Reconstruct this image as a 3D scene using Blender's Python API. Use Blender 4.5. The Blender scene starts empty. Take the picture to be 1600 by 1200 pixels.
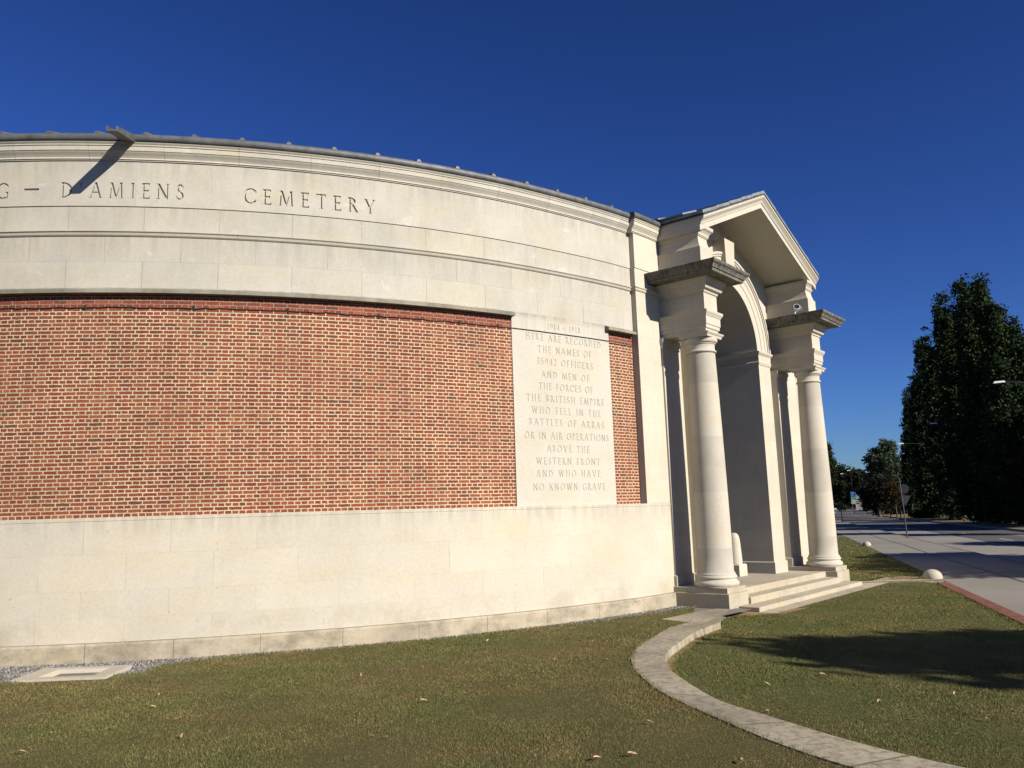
import bpy, bmesh, math, random
import numpy as np
from mathutils import Vector, Matrix
from mathutils.geometry import delaunay_2d_cdt

random.seed(7)
RNG = np.random.default_rng(11)
SC = bpy.context.scene
COL = SC.collection
rad = math.radians
PI = math.pi

# ------------------------------------------------------------------ camera, sky, sun, exposure
PITCH, ROLL = 0.15828, -0.03045
cam_d = bpy.data.cameras.new('camera')
cam_d.sensor_width = 36.0
cam_d.lens = 1276.8 / 1600 * 36
cam_d.clip_start, cam_d.clip_end = 0.1, 6000
cam = bpy.data.objects.new('camera', cam_d)
COL.objects.link(cam)
_r = Vector((math.cos(ROLL), -math.sin(ROLL) * math.sin(PITCH), math.sin(ROLL) * math.cos(PITCH)))
_u = Vector((-math.sin(ROLL), -math.cos(ROLL) * math.sin(PITCH), math.cos(ROLL) * math.cos(PITCH)))
_f = Vector((0, math.cos(PITCH), math.sin(PITCH)))
cam.matrix_world = Matrix(((_r.x, _u.x, -_f.x, 0), (_r.y, _u.y, -_f.y, 0), (_r.z, _u.z, -_f.z, 2.0), (0, 0, 0, 1)))
SC.camera = cam

SUN_AZ, SUN_EL = rad(130.3), rad(27.5)          # azimuth clockwise from +Y
world = bpy.data.worlds.new('World')
SC.world = world
world.use_nodes = True
wt = world.node_tree
wt.nodes.clear()
sky = wt.nodes.new('ShaderNodeTexSky')
sky.sky_type = 'NISHITA'
sky.sun_disc = False
sky.sun_elevation = SUN_EL
sky.sun_rotation = SUN_AZ
sky.altitude = 100
sky.air_density = 1.0
sky.dust_density = 0.2
sky.ozone_density = 4.0
bg = wt.nodes.new('ShaderNodeBackground')
bg.inputs['Strength'].default_value = 0.05
wo = wt.nodes.new('ShaderNodeOutputWorld')
# a polarised-looking deep blue: the whole dome is tinted, for the camera and the light alike
tint = wt.nodes.new('ShaderNodeMix'); tint.data_type = 'RGBA'; tint.blend_type = 'MULTIPLY'
tint.inputs[0].default_value = 1.0
tint.inputs[7].default_value = (0.257, 0.334, 0.545, 1)
gam = wt.nodes.new('ShaderNodeGamma'); gam.inputs[1].default_value = 1.45
wt.links.new(sky.outputs[0], gam.inputs[0])
wt.links.new(gam.outputs[0], tint.inputs[6])
wt.links.new(tint.outputs[2], bg.inputs[0])
wt.links.new(bg.outputs[0], wo.inputs[0])

sun_d = bpy.data.lights.new('sun', 'SUN')
sun_d.energy = 5.0
sun_d.angle = rad(0.5)
sun_d.color = (1.0, 0.925, 0.80)
sun = bpy.data.objects.new('sun', sun_d)
COL.objects.link(sun)
SUNDIR = Vector((math.sin(SUN_AZ) * math.cos(SUN_EL), math.cos(SUN_AZ) * math.cos(SUN_EL), math.sin(SUN_EL)))
sun.rotation_euler = SUNDIR.to_track_quat('Z', 'Y').to_euler()
sun.location = SUNDIR * 60

SC.view_settings.view_transform = 'Standard'
SC.view_settings.look = 'None'
SC.view_settings.exposure = 0.72
SC.view_settings.gamma = 1.0
SC.cycles.max_bounces = 6
SC.cycles.transparent_max_bounces = 4

# ------------------------------------------------------------------ materials
def new_mat(name):
    m = bpy.data.materials.new(name)
    m.use_nodes = True
    nt = m.node_tree
    nt.nodes.clear()
    out = nt.nodes.new('ShaderNodeOutputMaterial')
    b = nt.nodes.new('ShaderNodeBsdfPrincipled')
    nt.links.new(b.outputs[0], out.inputs[0])
    b.inputs['Roughness'].default_value = 0.85
    b.inputs['Specular IOR Level'].default_value = 0.25
    return m, nt, b, out

class NB:
    """small helper for wiring nodes"""
    def __init__(s, nt): s.nt = nt
    def n(s, t, **kw):
        nd = s.nt.nodes.new(t)
        for k, v in kw.items(): setattr(nd, k, v)
        return nd
    def link(s, a, b): s.nt.links.new(a, b)
    def coord(s, which='Object', scale=None):
        tc = s.n('ShaderNodeTexCoord')
        o = tc.outputs[which]
        if scale is not None:
            mp = s.n('ShaderNodeMapping')
            mp.inputs['Scale'].default_value = scale
            s.link(o, mp.inputs[0]); o = mp.outputs[0]
        return o
    def noise(s, vec, scale, detail=4, rough=0.55):
        nd = s.n('ShaderNodeTexNoise')
        nd.inputs['Scale'].default_value = scale
        nd.inputs['Detail'].default_value = detail
        nd.inputs['Roughness'].default_value = rough
        if vec is not None: s.link(vec, nd.inputs['Vector'])
        return nd.outputs['Fac']
    def ramp(s, fac, stops, interp='LINEAR'):
        nd = s.n('ShaderNodeValToRGB')
        cr = nd.color_ramp
        cr.interpolation = interp
        while len(cr.elements) < len(stops): cr.elements.new(0.5)
        for e, (p, c) in zip(cr.elements, stops):
            e.position = p
            e.color = (c, c, c, 1) if isinstance(c, (int, float)) else (*c, 1)
        s.link(fac, nd.inputs[0])
        return nd.outputs[0]
    def mix(s, fac, a, b, mode='MIX'):
        nd = s.n('ShaderNodeMix', data_type='RGBA', blend_type=mode)
        for sock, v in ((nd.inputs[0], fac), (nd.inputs[6], a), (nd.inputs[7], b)):
            if isinstance(v, (int, float)): sock.default_value = v
            elif isinstance(v, (tuple, list)): sock.default_value = (*v, 1)
            else: s.link(v, sock)
        return nd.outputs[2]
    def bump(s, h, strength, dist, bsdf):
        nd = s.n('ShaderNodeBump')
        nd.inputs['Strength'].default_value = strength
        nd.inputs['Distance'].default_value = dist
        s.link(h, nd.inputs['Height'])
        s.link(nd.outputs[0], bsdf.inputs['Normal'])

def stone(name, base, joints=True, dirt=0.15, dirtcol=(0.11, 0.097, 0.068), mott=0.10, jointdark=0.62, patch=0.0, jw=0.006, fade=0.55, dscale=(2.2, 2.2, 0.7), dlo=.48, dhi=.78, ledges=(), foot=None, bv=1.0):
    m, nt, b, out = new_mat(name)
    k = NB(nt)
    ob = k.coord('Object')
    c = lambda f: tuple(min(1, x * f) for x in base)
    col = k.ramp(k.noise(ob, 0.9, 7, 0.62), [(0.30, c(1 - mott)), (0.5, base), (0.72, c(1 + mott * 0.6))])
    fine = k.ramp(k.noise(ob, 22, 5, 0.7), [(0.3, 0.91), (0.7, 1.05)])
    col = k.mix(1.0, col, fine, 'MULTIPLY')
    warm = k.ramp(k.noise(k.coord('Object', (0.5, 0.5, 1.3)), 1.7, 4), [(0.45, (1, 1, 1)), (0.75, (1.0, 0.955, 0.86))])
    col = k.mix(1.0, col, warm, 'MULTIPLY')
    h = k.noise(ob, 70, 4)
    if joints:
        uv = k.coord('UV')
        br = k.n('ShaderNodeTexBrick')
        br.offset = 0.5; br.offset_frequency = 2; br.squash = 1.0
        br.inputs['Color1'].default_value = (0.93, 0.93, 0.93, 1)
        br.inputs['Color2'].default_value = (1.03, 1.03, 1.02, 1)
        br.inputs['Mortar'].default_value = (0.98, 0.98, 0.98, 1)
        br.inputs['Scale'].default_value = 1.0
        br.inputs['Mortar Size'].default_value = jw
        br.inputs['Mortar Smooth'].default_value = 0.25
        br.inputs['Bias'].default_value = 0.1
        br.inputs['Brick Width'].default_value = 1.0
        br.inputs['Row Height'].default_value = 1.0
        k.link(uv, br.inputs['Vector'])
        col = k.mix(0.8 * bv, col, br.outputs['Color'], 'MULTIPLY')
        # joints come and go: pointing is nearly flush in places
        vis = k.ramp(k.noise(ob, 1.9, 3), [(0.38, 1 - fade), (0.62, 1.0)])
        jf = k.n('ShaderNodeMath', operation='MULTIPLY')
        k.link(br.outputs['Fac'], jf.inputs[0]); k.link(vis, jf.inputs[1])
        col = k.mix(jf.outputs[0], col, tuple(x * jointdark for x in base))
    if patch > 0:
        pf = k.ramp(k.noise(k.coord('Object', (1, 1, 1.6)), 2.6, 3, 0.4), [(0.685, 0.0), (0.71, patch)])
        col = k.mix(pf, col, tuple(min(0.85, x * 1.3) for x in base))
    if dirt > 0:
        st = k.noise(k.coord('Object', dscale), 1.5, 8, 0.72)
        df = k.ramp(st, [(dlo, 0.0), (dhi, dirt)])
        col = k.mix(df, col, dirtcol)
    if ledges or foot:
        sep = k.n('ShaderNodeSeparateXYZ'); k.link(ob, sep.inputs[0])
    for ze, drop, amt in ledges:
        run = k.ramp(k.noise(k.coord('Object', (5, 5, .35)), 1.6, 5, .65), [(.40, .0), (.66, 1.0)])
        mr = k.n('ShaderNodeMapRange'); mr.interpolation_type = 'SMOOTHSTEP'
        mr.inputs[1].default_value = ze - drop; mr.inputs[2].default_value = ze
        mr.inputs[3].default_value = 0.0; mr.inputs[4].default_value = amt
        k.link(sep.outputs[2], mr.inputs[0])
        gt_ = k.n('ShaderNodeMath', operation='LESS_THAN'); gt_.inputs[1].default_value = ze + .02
        k.link(sep.outputs[2], gt_.inputs[0])
        m1 = k.n('ShaderNodeMath', operation='MULTIPLY'); k.link(mr.outputs[0], m1.inputs[0]); k.link(gt_.outputs[0], m1.inputs[1])
        m2 = k.n('ShaderNodeMath', operation='MULTIPLY'); k.link(m1.outputs[0], m2.inputs[0]); k.link(run, m2.inputs[1])
        col = k.mix(m2.outputs[0], col, tuple(x * .55 for x in base))
    if foot:
        blot_ = k.ramp(k.noise(ob, 0.62, 6, .7), [(.46, 0.0), (.66, foot[1])])
        mr = k.n('ShaderNodeMapRange'); mr.interpolation_type = 'SMOOTHSTEP'
        mr.inputs[1].default_value = foot[0] + .25; mr.inputs[2].default_value = foot[0]
        mr.inputs[3].default_value = 0.0; mr.inputs[4].default_value = 1.0
        k.link(sep.outputs[2], mr.inputs[0])
        m2 = k.n('ShaderNodeMath', operation='MULTIPLY'); k.link(mr.outputs[0], m2.inputs[0]); k.link(blot_, m2.inputs[1])
        col = k.mix(m2.outputs[0], col, (base[0] * .62, base[1] * .55, base[2] * .42))
    pits = k.ramp(k.noise(ob, 34, 2, 0.4), [(0.245, 0.6), (0.275, 0.0)])
    col = k.mix(pits, col, tuple(x * 0.35 for x in base))
    k.link(col, b.inputs['Base Color'])
    b.inputs['Roughness'].default_value = 0.9
    k.bump(h, 0.25, 0.004, b)
    return m

M = {}
M['stone'] = stone('portland_stone', (0.452, 0.418, 0.347), dirt=0.07, fade=0.9, jointdark=.8, mott=.06, ledges=((2.14, .42, .5),), foot=(.45, .65))
M['stone_panel'] = stone('panel_stone', (0.425, 0.402, 0.345), joints=False, dirt=0.06, mott=0.05, ledges=((5.73, .5, .3),))
M['stone_upper'] = stone('upper_stone', (0.392, 0.372, 0.322), dirt=0.16, patch=0.3, fade=0.5, ledges=((6.71, .5, .4), (5.83, .1, .8), (7.23, .35, .3)))
M['stone_frieze'] = stone('frieze_stone', (0.392, 0.372, 0.322), dirt=0.16, patch=0.3, fade=0.6, jointdark=.86, ledges=((8.02, .45, .45),))
M['stone_plinth'] = stone('plinth_stone', (0.367, 0.321, 0.242), dirt=0.7, dirtcol=(0.13, 0.11, 0.072), mott=0.25, dscale=(1.6, 1.6, 2.2), dlo=.44, dhi=.68, jointdark=0.45, fade=0.3)
M['stone_portico'] = stone('portico_stone', (0.435, 0.402, 0.335), dirt=0.08, mott=0.07, fade=0.5, jw=0.004)
M['stone_smooth'] = stone('smooth_stone', (0.432, 0.402, 0.338), joints=False, dirt=0.08, mott=0.06)
M['stone_column'] = stone('column_stone', (0.432, 0.402, 0.338), dirt=0.10, mott=0.06, fade=.6, jointdark=.8, jw=.003, dscale=(3, 3, .5), bv=.3)
M['stone_step'] = stone('step_stone', (0.380, 0.337, 0.262), joints=True, dirt=0.35, mott=0.14, dirtcol=(0.15, 0.125, 0.085))
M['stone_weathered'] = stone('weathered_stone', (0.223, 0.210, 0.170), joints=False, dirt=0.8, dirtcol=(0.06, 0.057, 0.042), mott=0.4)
M['stone_cornice_slab'] = stone('blackened_stone', (0.21, 0.202, 0.175), joints=False, dirt=0.93, dirtcol=(0.034, 0.033, 0.028), mott=0.25, dscale=(8, 8, .35), dlo=.34, dhi=.66)
M['stone_edging'] = stone('edging_stone', (0.325, 0.288, 0.215), joints=True, dirt=0.8, dirtcol=(0.10, 0.092, 0.07), mott=0.4, dscale=(7, 7, 4), dlo=.46, dhi=.66, jointdark=0.4, fade=0.0, jw=0.012)
M['stone_white'] = stone('white_stone', (0.406, 0.367, 0.301), joints=False, dirt=0.2)

def plain(name, col, rough=0.6, metal=0.0, var=0.12, scale=6, bump=0.0, spec=0.3):
    m, nt, b, out = new_mat(name)
    k = NB(nt)
    f = k.noise(k.coord('Object'), scale, 6, 0.6)
    k.link(k.ramp(f, [(0.3, tuple(x * (1 - var) for x in col)), (0.7, tuple(min(1, x * (1 + var)) for x in col))]), b.inputs['Base Color'])
    b.inputs['Roughness'].default_value = rough
    b.inputs['Metallic'].default_value = metal
    b.inputs['Specular IOR Level'].default_value = spec
    if bump: k.bump(k.noise(k.coord('Object'), scale * 8, 4), bump, 0.01, b)
    return m

M['lead'] = plain('lead_sheet', (0.10, 0.103, 0.107), 0.55, 0.2, 0.3, 5, 0.1)
M['slate'] = plain('slate', (0.17, 0.195, 0.20), 0.6, 0.0, 0.3, 4, 0.2)
M['roof_edge'] = plain('roof_edge_lead', (0.07, 0.068, 0.065), 0.7, 0.0, 0.3, 4)
M['pale_panel'] = plain('pale_panel', (0.34, 0.34, 0.33), 0.5)
M['cable'] = plain('black_cable', (0.035, 0.033, 0.03), 0.6)
M['white_paint'] = plain('white_painted_metal', (0.6, 0.6, 0.59), 0.35)
M['glass_dark'] = plain('dark_glass', (0.02, 0.022, 0.025), 0.1, 0, 0.1, 3, 0, 0.5)
M['galv'] = plain('galvanised_steel', (0.055, 0.06, 0.066), 0.6, 0.2, 0.15, 3)
M['lamp_grey'] = plain('lamp_column_grey', (0.03, 0.033, 0.036), 0.7)
M['dark_metal'] = plain('dark_metal', (0.05, 0.05, 0.055), 0.5, 0.3)
M['bark'] = plain('bark', (0.085, 0.07, 0.05), 0.9, 0, 0.4, 3, 0.6)
M['tyre'] = plain('tyre_rubber', (0.02, 0.02, 0.02), 0.8)
M['blue_sign'] = plain('blue_sign_paint', (0.05, 0.16, 0.36), 0.5, 0, 0.02)
M['green_sign'] = plain('green_sign_paint', (0.08, 0.30, 0.20), 0.5, 0, 0.02)
M['grey_paint'] = plain('grey_vehicle_paint', (0.16, 0.165, 0.17), 0.35)
M['roof_tile'] = plain('dull_roof_tile', (0.07, 0.075, 0.07), 0.8)
M['render'] = plain('house_render', (0.05, 0.053, 0.05), 0.85)
M['kerb_red'] = plain('red_brick_kerb', (0.16, 0.06, 0.042), 0.85, 0, 0.35, 6, 0.3)
M['dry_leaf'] = plain('dry_leaf', (0.38, 0.25, 0.13), 0.75, 0, 0.35, 30)

def brick_mat():
    m, nt, b, out = new_mat('english_bond_brick')
    k = NB(nt)
    uv = k.coord('UV')
    # wobble so that edges are hand-made
    nz = k.n('ShaderNodeTexNoise'); nz.inputs['Scale'].default_value = 26; nz.inputs['Detail'].default_value = 2
    k.link(uv, nz.inputs['Vector'])
    sub = k.n('ShaderNodeVectorMath', operation='SUBTRACT'); sub.inputs[1].default_value = (0.5, 0.5, 0.5)
    k.link(nz.outputs['Color'], sub.inputs[0])
    sc = k.n('ShaderNodeVectorMath', operation='SCALE'); sc.inputs['Scale'].default_value = 0.022
    k.link(sub.outputs[0], sc.inputs[0])
    ad = k.n('ShaderNodeVectorMath', operation='ADD')
    k.link(uv, ad.inputs[0]); k.link(sc.outputs[0], ad.inputs[1])
    def bt(mortar):
        br = k.n('ShaderNodeTexBrick')
        br.offset = 0.5; br.offset_frequency = 2; br.squash = 0.5; br.squash_frequency = 2
        br.inputs['Color1'].default_value = (0, 0, 0, 1); br.inputs['Color2'].default_value = (1, 1, 1, 1)
        br.inputs['Mortar'].default_value = (0.5, 0.5, 0.5, 1)
        br.inputs['Scale'].default_value = 1.0
        br.inputs['Mortar Size'].default_value = mortar
        br.inputs['Mortar Smooth'].default_value = 0.2
        br.inputs['Bias'].default_value = 0.0
        br.inputs['Brick Width'].default_value = 0.2175
        br.inputs['Row Height'].default_value = 0.0625
        k.link(ad.outputs[0], br.inputs['Vector'])
        return br
    wide, thin = bt(0.0098), bt(0.0055)
    sep = k.n('ShaderNodeSeparateXYZ'); k.link(uv, sep.inputs[0])
    gt = k.n('ShaderNodeMath', operation='GREATER_THAN'); gt.inputs[1].default_value = 3.37   # four repointed courses on top
    k.link(sep.outputs[1], gt.inputs[0])
    fac = k.mix(gt.outputs[0], wide.outputs['Fac'], thin.outputs['Fac'])
    tint = k.ramp(wide.outputs['Color'], [(0.0, (0.100, 0.044, 0.028)), (0.06, (0.120, 0.040, 0.026)), (0.22, (0.152, 0.038, 0.024)), (0.5, (0.182, 0.046, 0.026)),
                                          (0.80, (0.200, 0.056, 0.030)), (0.92, (0.212, 0.070, 0.035)), (0.98, (0.222, 0.090, 0.044)), (1.0, (0.16, 0.06, 0.035))])
    blot = k.ramp(k.noise(uv, 38, 5, 0.65), [(0.3, 0.72), (0.7, 1.18)])
    tint = k.mix(1.0, tint, blot, 'MULTIPLY')
    big = k.ramp(k.noise(uv, 0.9, 6, .65), [(0.3, (0.74, 0.76, 0.80)), (0.5, (1, 1, 1)), (0.7, (1.16, 1.2, 1.1))])
    tint = k.mix(1.0, tint, big, 'MULTIPLY')
    mort = k.ramp(k.noise(uv, 9, 5, 0.7), [(0.3, (0.385, 0.295, 0.18)), (0.7, (0.51, 0.41, 0.27))])
    mort = k.mix(1.0, mort, k.ramp(k.noise(uv, 1.1, 5, .6), [(0.32, 0.74), (0.62, 1.06)]), 'MULTIPLY')
    mort = k.mix(gt.outputs[0], mort, (0.30, 0.22, 0.165))
    col = k.mix(fac, tint, mort)
    ry = k.n('ShaderNodeMapRange'); ry.inputs[1].default_value = 0.0; ry.inputs[2].default_value = 1.0
    k.link(fac, ry.inputs[0]); ry.inputs[3].default_value = 1.0; ry.inputs[4].default_value = 0.0
    k.link(col, b.inputs['Base Color'])
    b.inputs['Roughness'].default_value = 0.92
    k.bump(ry.outputs[0], 0.6, 0.008, b)
    return m
M['brick'] = brick_mat()

def lawn_mat(name, green, straw, dark, dry=0.5):
    m, nt, b, out = new_mat(name)
    k = NB(nt)
    ob = k.coord('Object')
    big = k.noise(ob, 0.55, 5, 0.6)
    fine = k.noise(ob, 55, 5, 0.75)
    c = k.ramp(big, [(0.5 - dry * 0.25, green), (0.5 + 0.15, straw)])
    c2 = k.mix(k.ramp(fine, [(0.35, 0.0), (0.65, 1.0)]), dark, c)
    k.link(c2, b.inputs['Base Color'])
    b.inputs['Roughness'].default_value = 0.95
    b.inputs['Specular IOR Level'].default_value = 0.1
    k.bump(k.noise(ob, 40, 6, 0.8), 0.9, 0.03, b)
    return m
M['lawn'] = lawn_mat('lawn_soil', (0.10, 0.095, 0.035), (0.15, 0.12, 0.055), (0.075, 0.068, 0.028))
M['lawn_green'] = lawn_mat('green_lawn_soil', (0.095, 0.10, 0.034), (0.16, 0.135, 0.06), (0.07, 0.07, 0.028), 0.2)
M['verge'] = lawn_mat('dry_verge', (0.19, 0.145, 0.06), (0.28, 0.21, 0.10), (0.14, 0.105, 0.045), 0.9)
M['ground'] = lawn_mat('far_ground', (0.09, 0.085, 0.035), (0.17, 0.135, 0.065), (0.06, 0.055, 0.025))

def blade_mat(name, cols):
    m, nt, b, out = new_mat(name)
    k = NB(nt)
    geo = k.n('ShaderNodeNewGeometry')
    c = k.ramp(geo.outputs['Random Per Island'], cols)
    big = k.ramp(k.noise(k.coord('Object', (1, 1.5, 1)), 0.42, 5, 0.62), [(0.34, (0.74, 0.93, 0.66)), (0.5, (1.0, 1.0, 0.9)), (0.66, (1.36, 1.08, 1.05))])
    mid = k.ramp(k.noise(k.coord('Object'), 1.9, 5, 0.65), [(0.3, 0.76), (0.7, 1.24)])
    c = k.mix(1.0, c, big, 'MULTIPLY')
    c = k.mix(1.0, c, mid, 'MULTIPLY')
    k.link(c, b.inputs['Base Color'])
    b.inputs['Roughness'].default_value = 0.7
    b.inputs['Specular IOR Level'].default_value = 0.15
    return m
M['blade'] = blade_mat('grass_blade', [(0.0, (0.095, 0.096, 0.034)), (0.45, (0.130, 0.122, 0.044)), (0.75, (0.168, 0.145, 0.060)), (0.94, (0.185, 0.155, 0.08)), (1.0, (0.30, 0.25, 0.16))])
M['blade_green'] = blade_mat('green_grass_blade', [(0.0, (0.086, 0.097, 0.030)), (0.5, (0.118, 0.122, 0.039)), (0.8, (0.158, 0.146, 0.056)), (0.95, (0.20, 0.165, 0.08)), (1.0, (0.32, 0.27, 0.16))])

def leaf_mat(name, lo, hi, trans=0.25):
    m, nt, b, out = new_mat(name)
    k = NB(nt)
    geo = k.n('ShaderNodeNewGeometry')
    c = k.ramp(geo.outputs['Random Per Island'], [(0.0, lo), (1.0, hi)])
    c = k.mix(1.0, c, k.ramp(k.noise(k.coord('Object'), 0.6, 3), [(0.35, 0.7), (0.65, 1.25)]), 'MULTIPLY')
    k.link(c, b.inputs['Base Color'])
    b.inputs['Roughness'].default_value = 0.8
    b.inputs['Specular IOR Level'].default_value = 0.06
    tr = k.n('ShaderNodeBsdfTranslucent'); k.link(c, tr.inputs[0])
    mx = k.n('ShaderNodeMixShader'); mx.inputs[0].default_value = trans
    k.link(b.outputs[0], mx.inputs[1]); k.link(tr.outputs[0], mx.inputs[2])
    k.link(mx.outputs[0], out.inputs[0])
    return m
M['leaf_poplar'] = leaf_mat('poplar_leaf', (0.010, 0.018, 0.008), (0.044, 0.066, 0.026), 0.15)
M['leaf_dark'] = leaf_mat('dark_leaf', (0.010, 0.016, 0.006), (0.024, 0.032, 0.012), 0.15)
M['leaf_mid'] = leaf_mat('mid_leaf', (0.014, 0.022, 0.009), (0.034, 0.044, 0.017))
M['leaf_silver'] = leaf_mat('silvery_leaf', (0.03, 0.048, 0.026), (0.075, 0.098, 0.056))
M['leaf_olive'] = leaf_mat('olive_leaf', (0.045, 0.050, 0.018), (0.095, 0.098, 0.038))
M['leaf_orange'] = leaf_mat('rusty_leaf', (0.035, 0.024, 0.008), (0.075, 0.045, 0.014))
M['leaf_purple'] = leaf_mat('purple_leaf', (0.010, 0.010, 0.008), (0.022, 0.020, 0.014), 0.1)

def asphalt(name, col, sc=40):
    m, nt, b, out = new_mat(name)
    k = NB(nt)
    ob = k.coord('Object')
    c = k.ramp(k.noise(ob, sc, 4, 0.8), [(0.3, tuple(x * 0.78 for x in col)), (0.7, tuple(x * 1.22 for x in col))])
    c = k.mix(1.0, c, k.ramp(k.noise(ob, 0.25, 5, 0.6), [(0.3, 0.86), (0.7, 1.12)]), 'MULTIPLY')
    k.link(c, b.inputs['Base Color'])
    b.inputs['Roughness'].default_value = 0.9
    k.bump(k.noise(ob, sc * 2, 3), 0.3, 0.01, b)
    return m
M['road'] = asphalt('road_asphalt', (0.092, 0.088, 0.082))
M['layby'] = asphalt('lay_by_surface', (0.225, 0.206, 0.176))
M['pavement'] = asphalt('pavement_asphalt', (0.215, 0.198, 0.170))
M['kerbstone'] = asphalt('kerb_stone', (0.15, 0.14, 0.13))
M['marking'] = plain('road_paint', (0.45, 0.44, 0.42), 0.7, 0, 0.2, 8)
M['soil'] = asphalt('bare_sandy_soil', (0.25, 0.165, 0.09), 30)
M['gravel_bed'] = asphalt('gravel_bed', (0.15, 0.14, 0.125), 60)
def gravel_stone_mat():
    m, nt, b, out = new_mat('gravel_stone')
    k = NB(nt)
    geo = k.n('ShaderNodeNewGeometry')
    k.link(k.ramp(geo.outputs['Random Per Island'], [(0.0, (0.06, 0.055, 0.052)), (0.4, (0.135, 0.127, 0.118)), (0.8, (0.24, 0.23, 0.215)), (1.0, (0.40, 0.385, 0.36))]), b.inputs['Base Color'])
    return m
M['gravel'] = gravel_stone_mat()

# ------------------------------------------------------------------ mesh helpers
def tag(o, label=None, cat=None, group=None, kind=None):
    if label: o['label'] = label
    if cat: o['category'] = cat
    if group: o['group'] = group
    if kind: o['kind'] = kind
    return o

def empty(name, loc, rz=0, label=None, cat=None, group=None):
    o = bpy.data.objects.new(name, None)
    COL.objects.link(o)
    o.location = loc
    o.rotation_euler = (0, 0, rz)
    o.empty_display_size = 0.3
    return tag(o, label, cat, group)

class MB:
    def __init__(s):
        s.v = []; s.f = []; s.uv = None
    def add(s, verts, faces):
        b = len(s.v)
        s.v += [tuple(p) for p in verts]
        s.f += [tuple(i + b for i in f) for f in faces]
        return s
    def box(s, x0, x1, y0, y1, z0, z1):
        return s.add([(x0, y0, z0), (x1, y0, z0), (x1, y1, z0), (x0, y1, z0), (x0, y0, z1), (x1, y0, z1), (x1, y1, z1), (x0, y1, z1)],
                     [(3, 2, 1, 0), (4, 5, 6, 7), (0, 1, 5, 4), (1, 2, 6, 5), (2, 3, 7, 6), (3, 0, 4, 7)])
    def stack(s, levels):
        """levels: list of (z, x0, x1, y0, y1) rings"""
        V = []; F = []
        for z, x0, x1, y0, y1 in levels:
            V += [(x0, y0, z), (x1, y0, z), (x1, y1, z), (x0, y1, z)]
        n = len(levels)
        F.append((3, 2, 1, 0))
        for i in range(n - 1):
            a = i * 4; b2 = a + 4
            for j in range(4):
                k2 = (j + 1) % 4
                F.append((a + j, a + k2, b2 + k2, b2 + j))
        F.append(tuple(range(4 * n - 4, 4 * n)))
        return s.add(V, F)
    def lathe(s, prof, cx=0, cy=0, n=40, cap=True):
        V = []; F = []
        for r, z in prof:
            for i in range(n):
                a = 2 * PI * i / n
                V.append((cx + r * math.cos(a), cy + r * math.sin(a), z))
        m = len(prof)
        for j in range(m - 1):
            for i in range(n):
                i2 = (i + 1) % n
                F.append((j * n + i, j * n + i2, (j + 1) * n + i2, (j + 1) * n + i))
        if cap:
            F.append(tuple(reversed(range(n)))); F.append(tuple(range((m - 1) * n, m * n)))
        return s.add(V, F)
    def tube(s, pts, r, n=8, r1=None):
        pts = [Vector(p) for p in pts]
        V = []; F = []
        for i, p in enumerate(pts):
            d = (pts[min(i + 1, len(pts) - 1)] - pts[max(i - 1, 0)]).normalized()
            up = Vector((0, 0, 1)) if abs(d.z) < 0.9 else Vector((1, 0, 0))
            x = d.cross(up).normalized(); y = x.cross(d).normalized()
            rr = r if r1 is None else r + (r1 - r) * i / (len(pts) - 1)
            for k in range(n):
                a = 2 * PI * k / n
                V.append(tuple(p + x * math.cos(a) * rr + y * math.sin(a) * rr))
        for i in range(len(pts) - 1):
            for k in range(n):
                k2 = (k + 1) % n
                F.append((i * n + k, i * n + k2, (i + 1) * n + k2, (i + 1) * n + k))
        F.append(tuple(reversed(range(n)))); F.append(tuple(range((len(pts) - 1) * n, len(pts) * n)))
        return s.add(V, F)
    def prism(s, poly, z0, z1):
        n = len(poly)
        V = [(x, y, z0) for x, y in poly] + [(x, y, z1) for x, y in poly]
        F = [tuple(reversed(range(n))), tuple(range(n, 2 * n))]
        for i in range(n):
            j = (i + 1) % n
            F.append((i, j, n + j, n + i))
        return s.add(V, F)
    def build(s, name, mat, parent=None, smooth=None, bevel=0.0, boxuv=None, loc=None, recalc=True, uvs=None):
        me = bpy.data.meshes.new(name)
        me.from_pydata(s.v, [], s.f)
        if recalc or bevel or boxuv:
            bm = bmesh.new(); bm.from_mesh(me)
            if recalc: bmesh.ops.recalc_face_normals(bm, faces=bm.faces[:])
            if bevel:
                es = [e for e in bm.edges if len(e.link_faces) == 2 and e.calc_face_angle(0) > 0.5]
                bmesh.ops.bevel(bm, geom=es, offset=bevel, segments=1, affect='EDGES', clamp_overlap=True)
            if boxuv:
                L = bm.loops.layers.uv.new('UVMap')
                for f in bm.faces:
                    nx, ny, nz = (abs(c) for c in f.normal)
                    for lp in f.loops:
                        x, y, z = lp.vert.co
                        if nz >= max(nx, ny): uv = (x / boxuv[0], y / boxuv[0])
                        elif nx > ny: uv = (y / boxuv[0], z / boxuv[1])
                        else: uv = (x / boxuv[0], z / boxuv[1])
                        lp[L].uv = uv
            bm.to_mesh(me); bm.free()
        if uvs is not None and not boxuv:
            L = me.uv_layers.new(name='UVMap')
            for lp in me.loops:
                L.data[lp.index].uv = uvs[lp.vertex_index]
        me.materials.append(mat)
        if smooth is not None:
            me.shade_smooth()
            me.set_sharp_from_angle(angle=rad(smooth))
        o = bpy.data.objects.new(name, me)
        COL.objects.link(o)
        if parent is not None: o.parent = parent
        if loc is not None: o.location = loc
        return o

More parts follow.
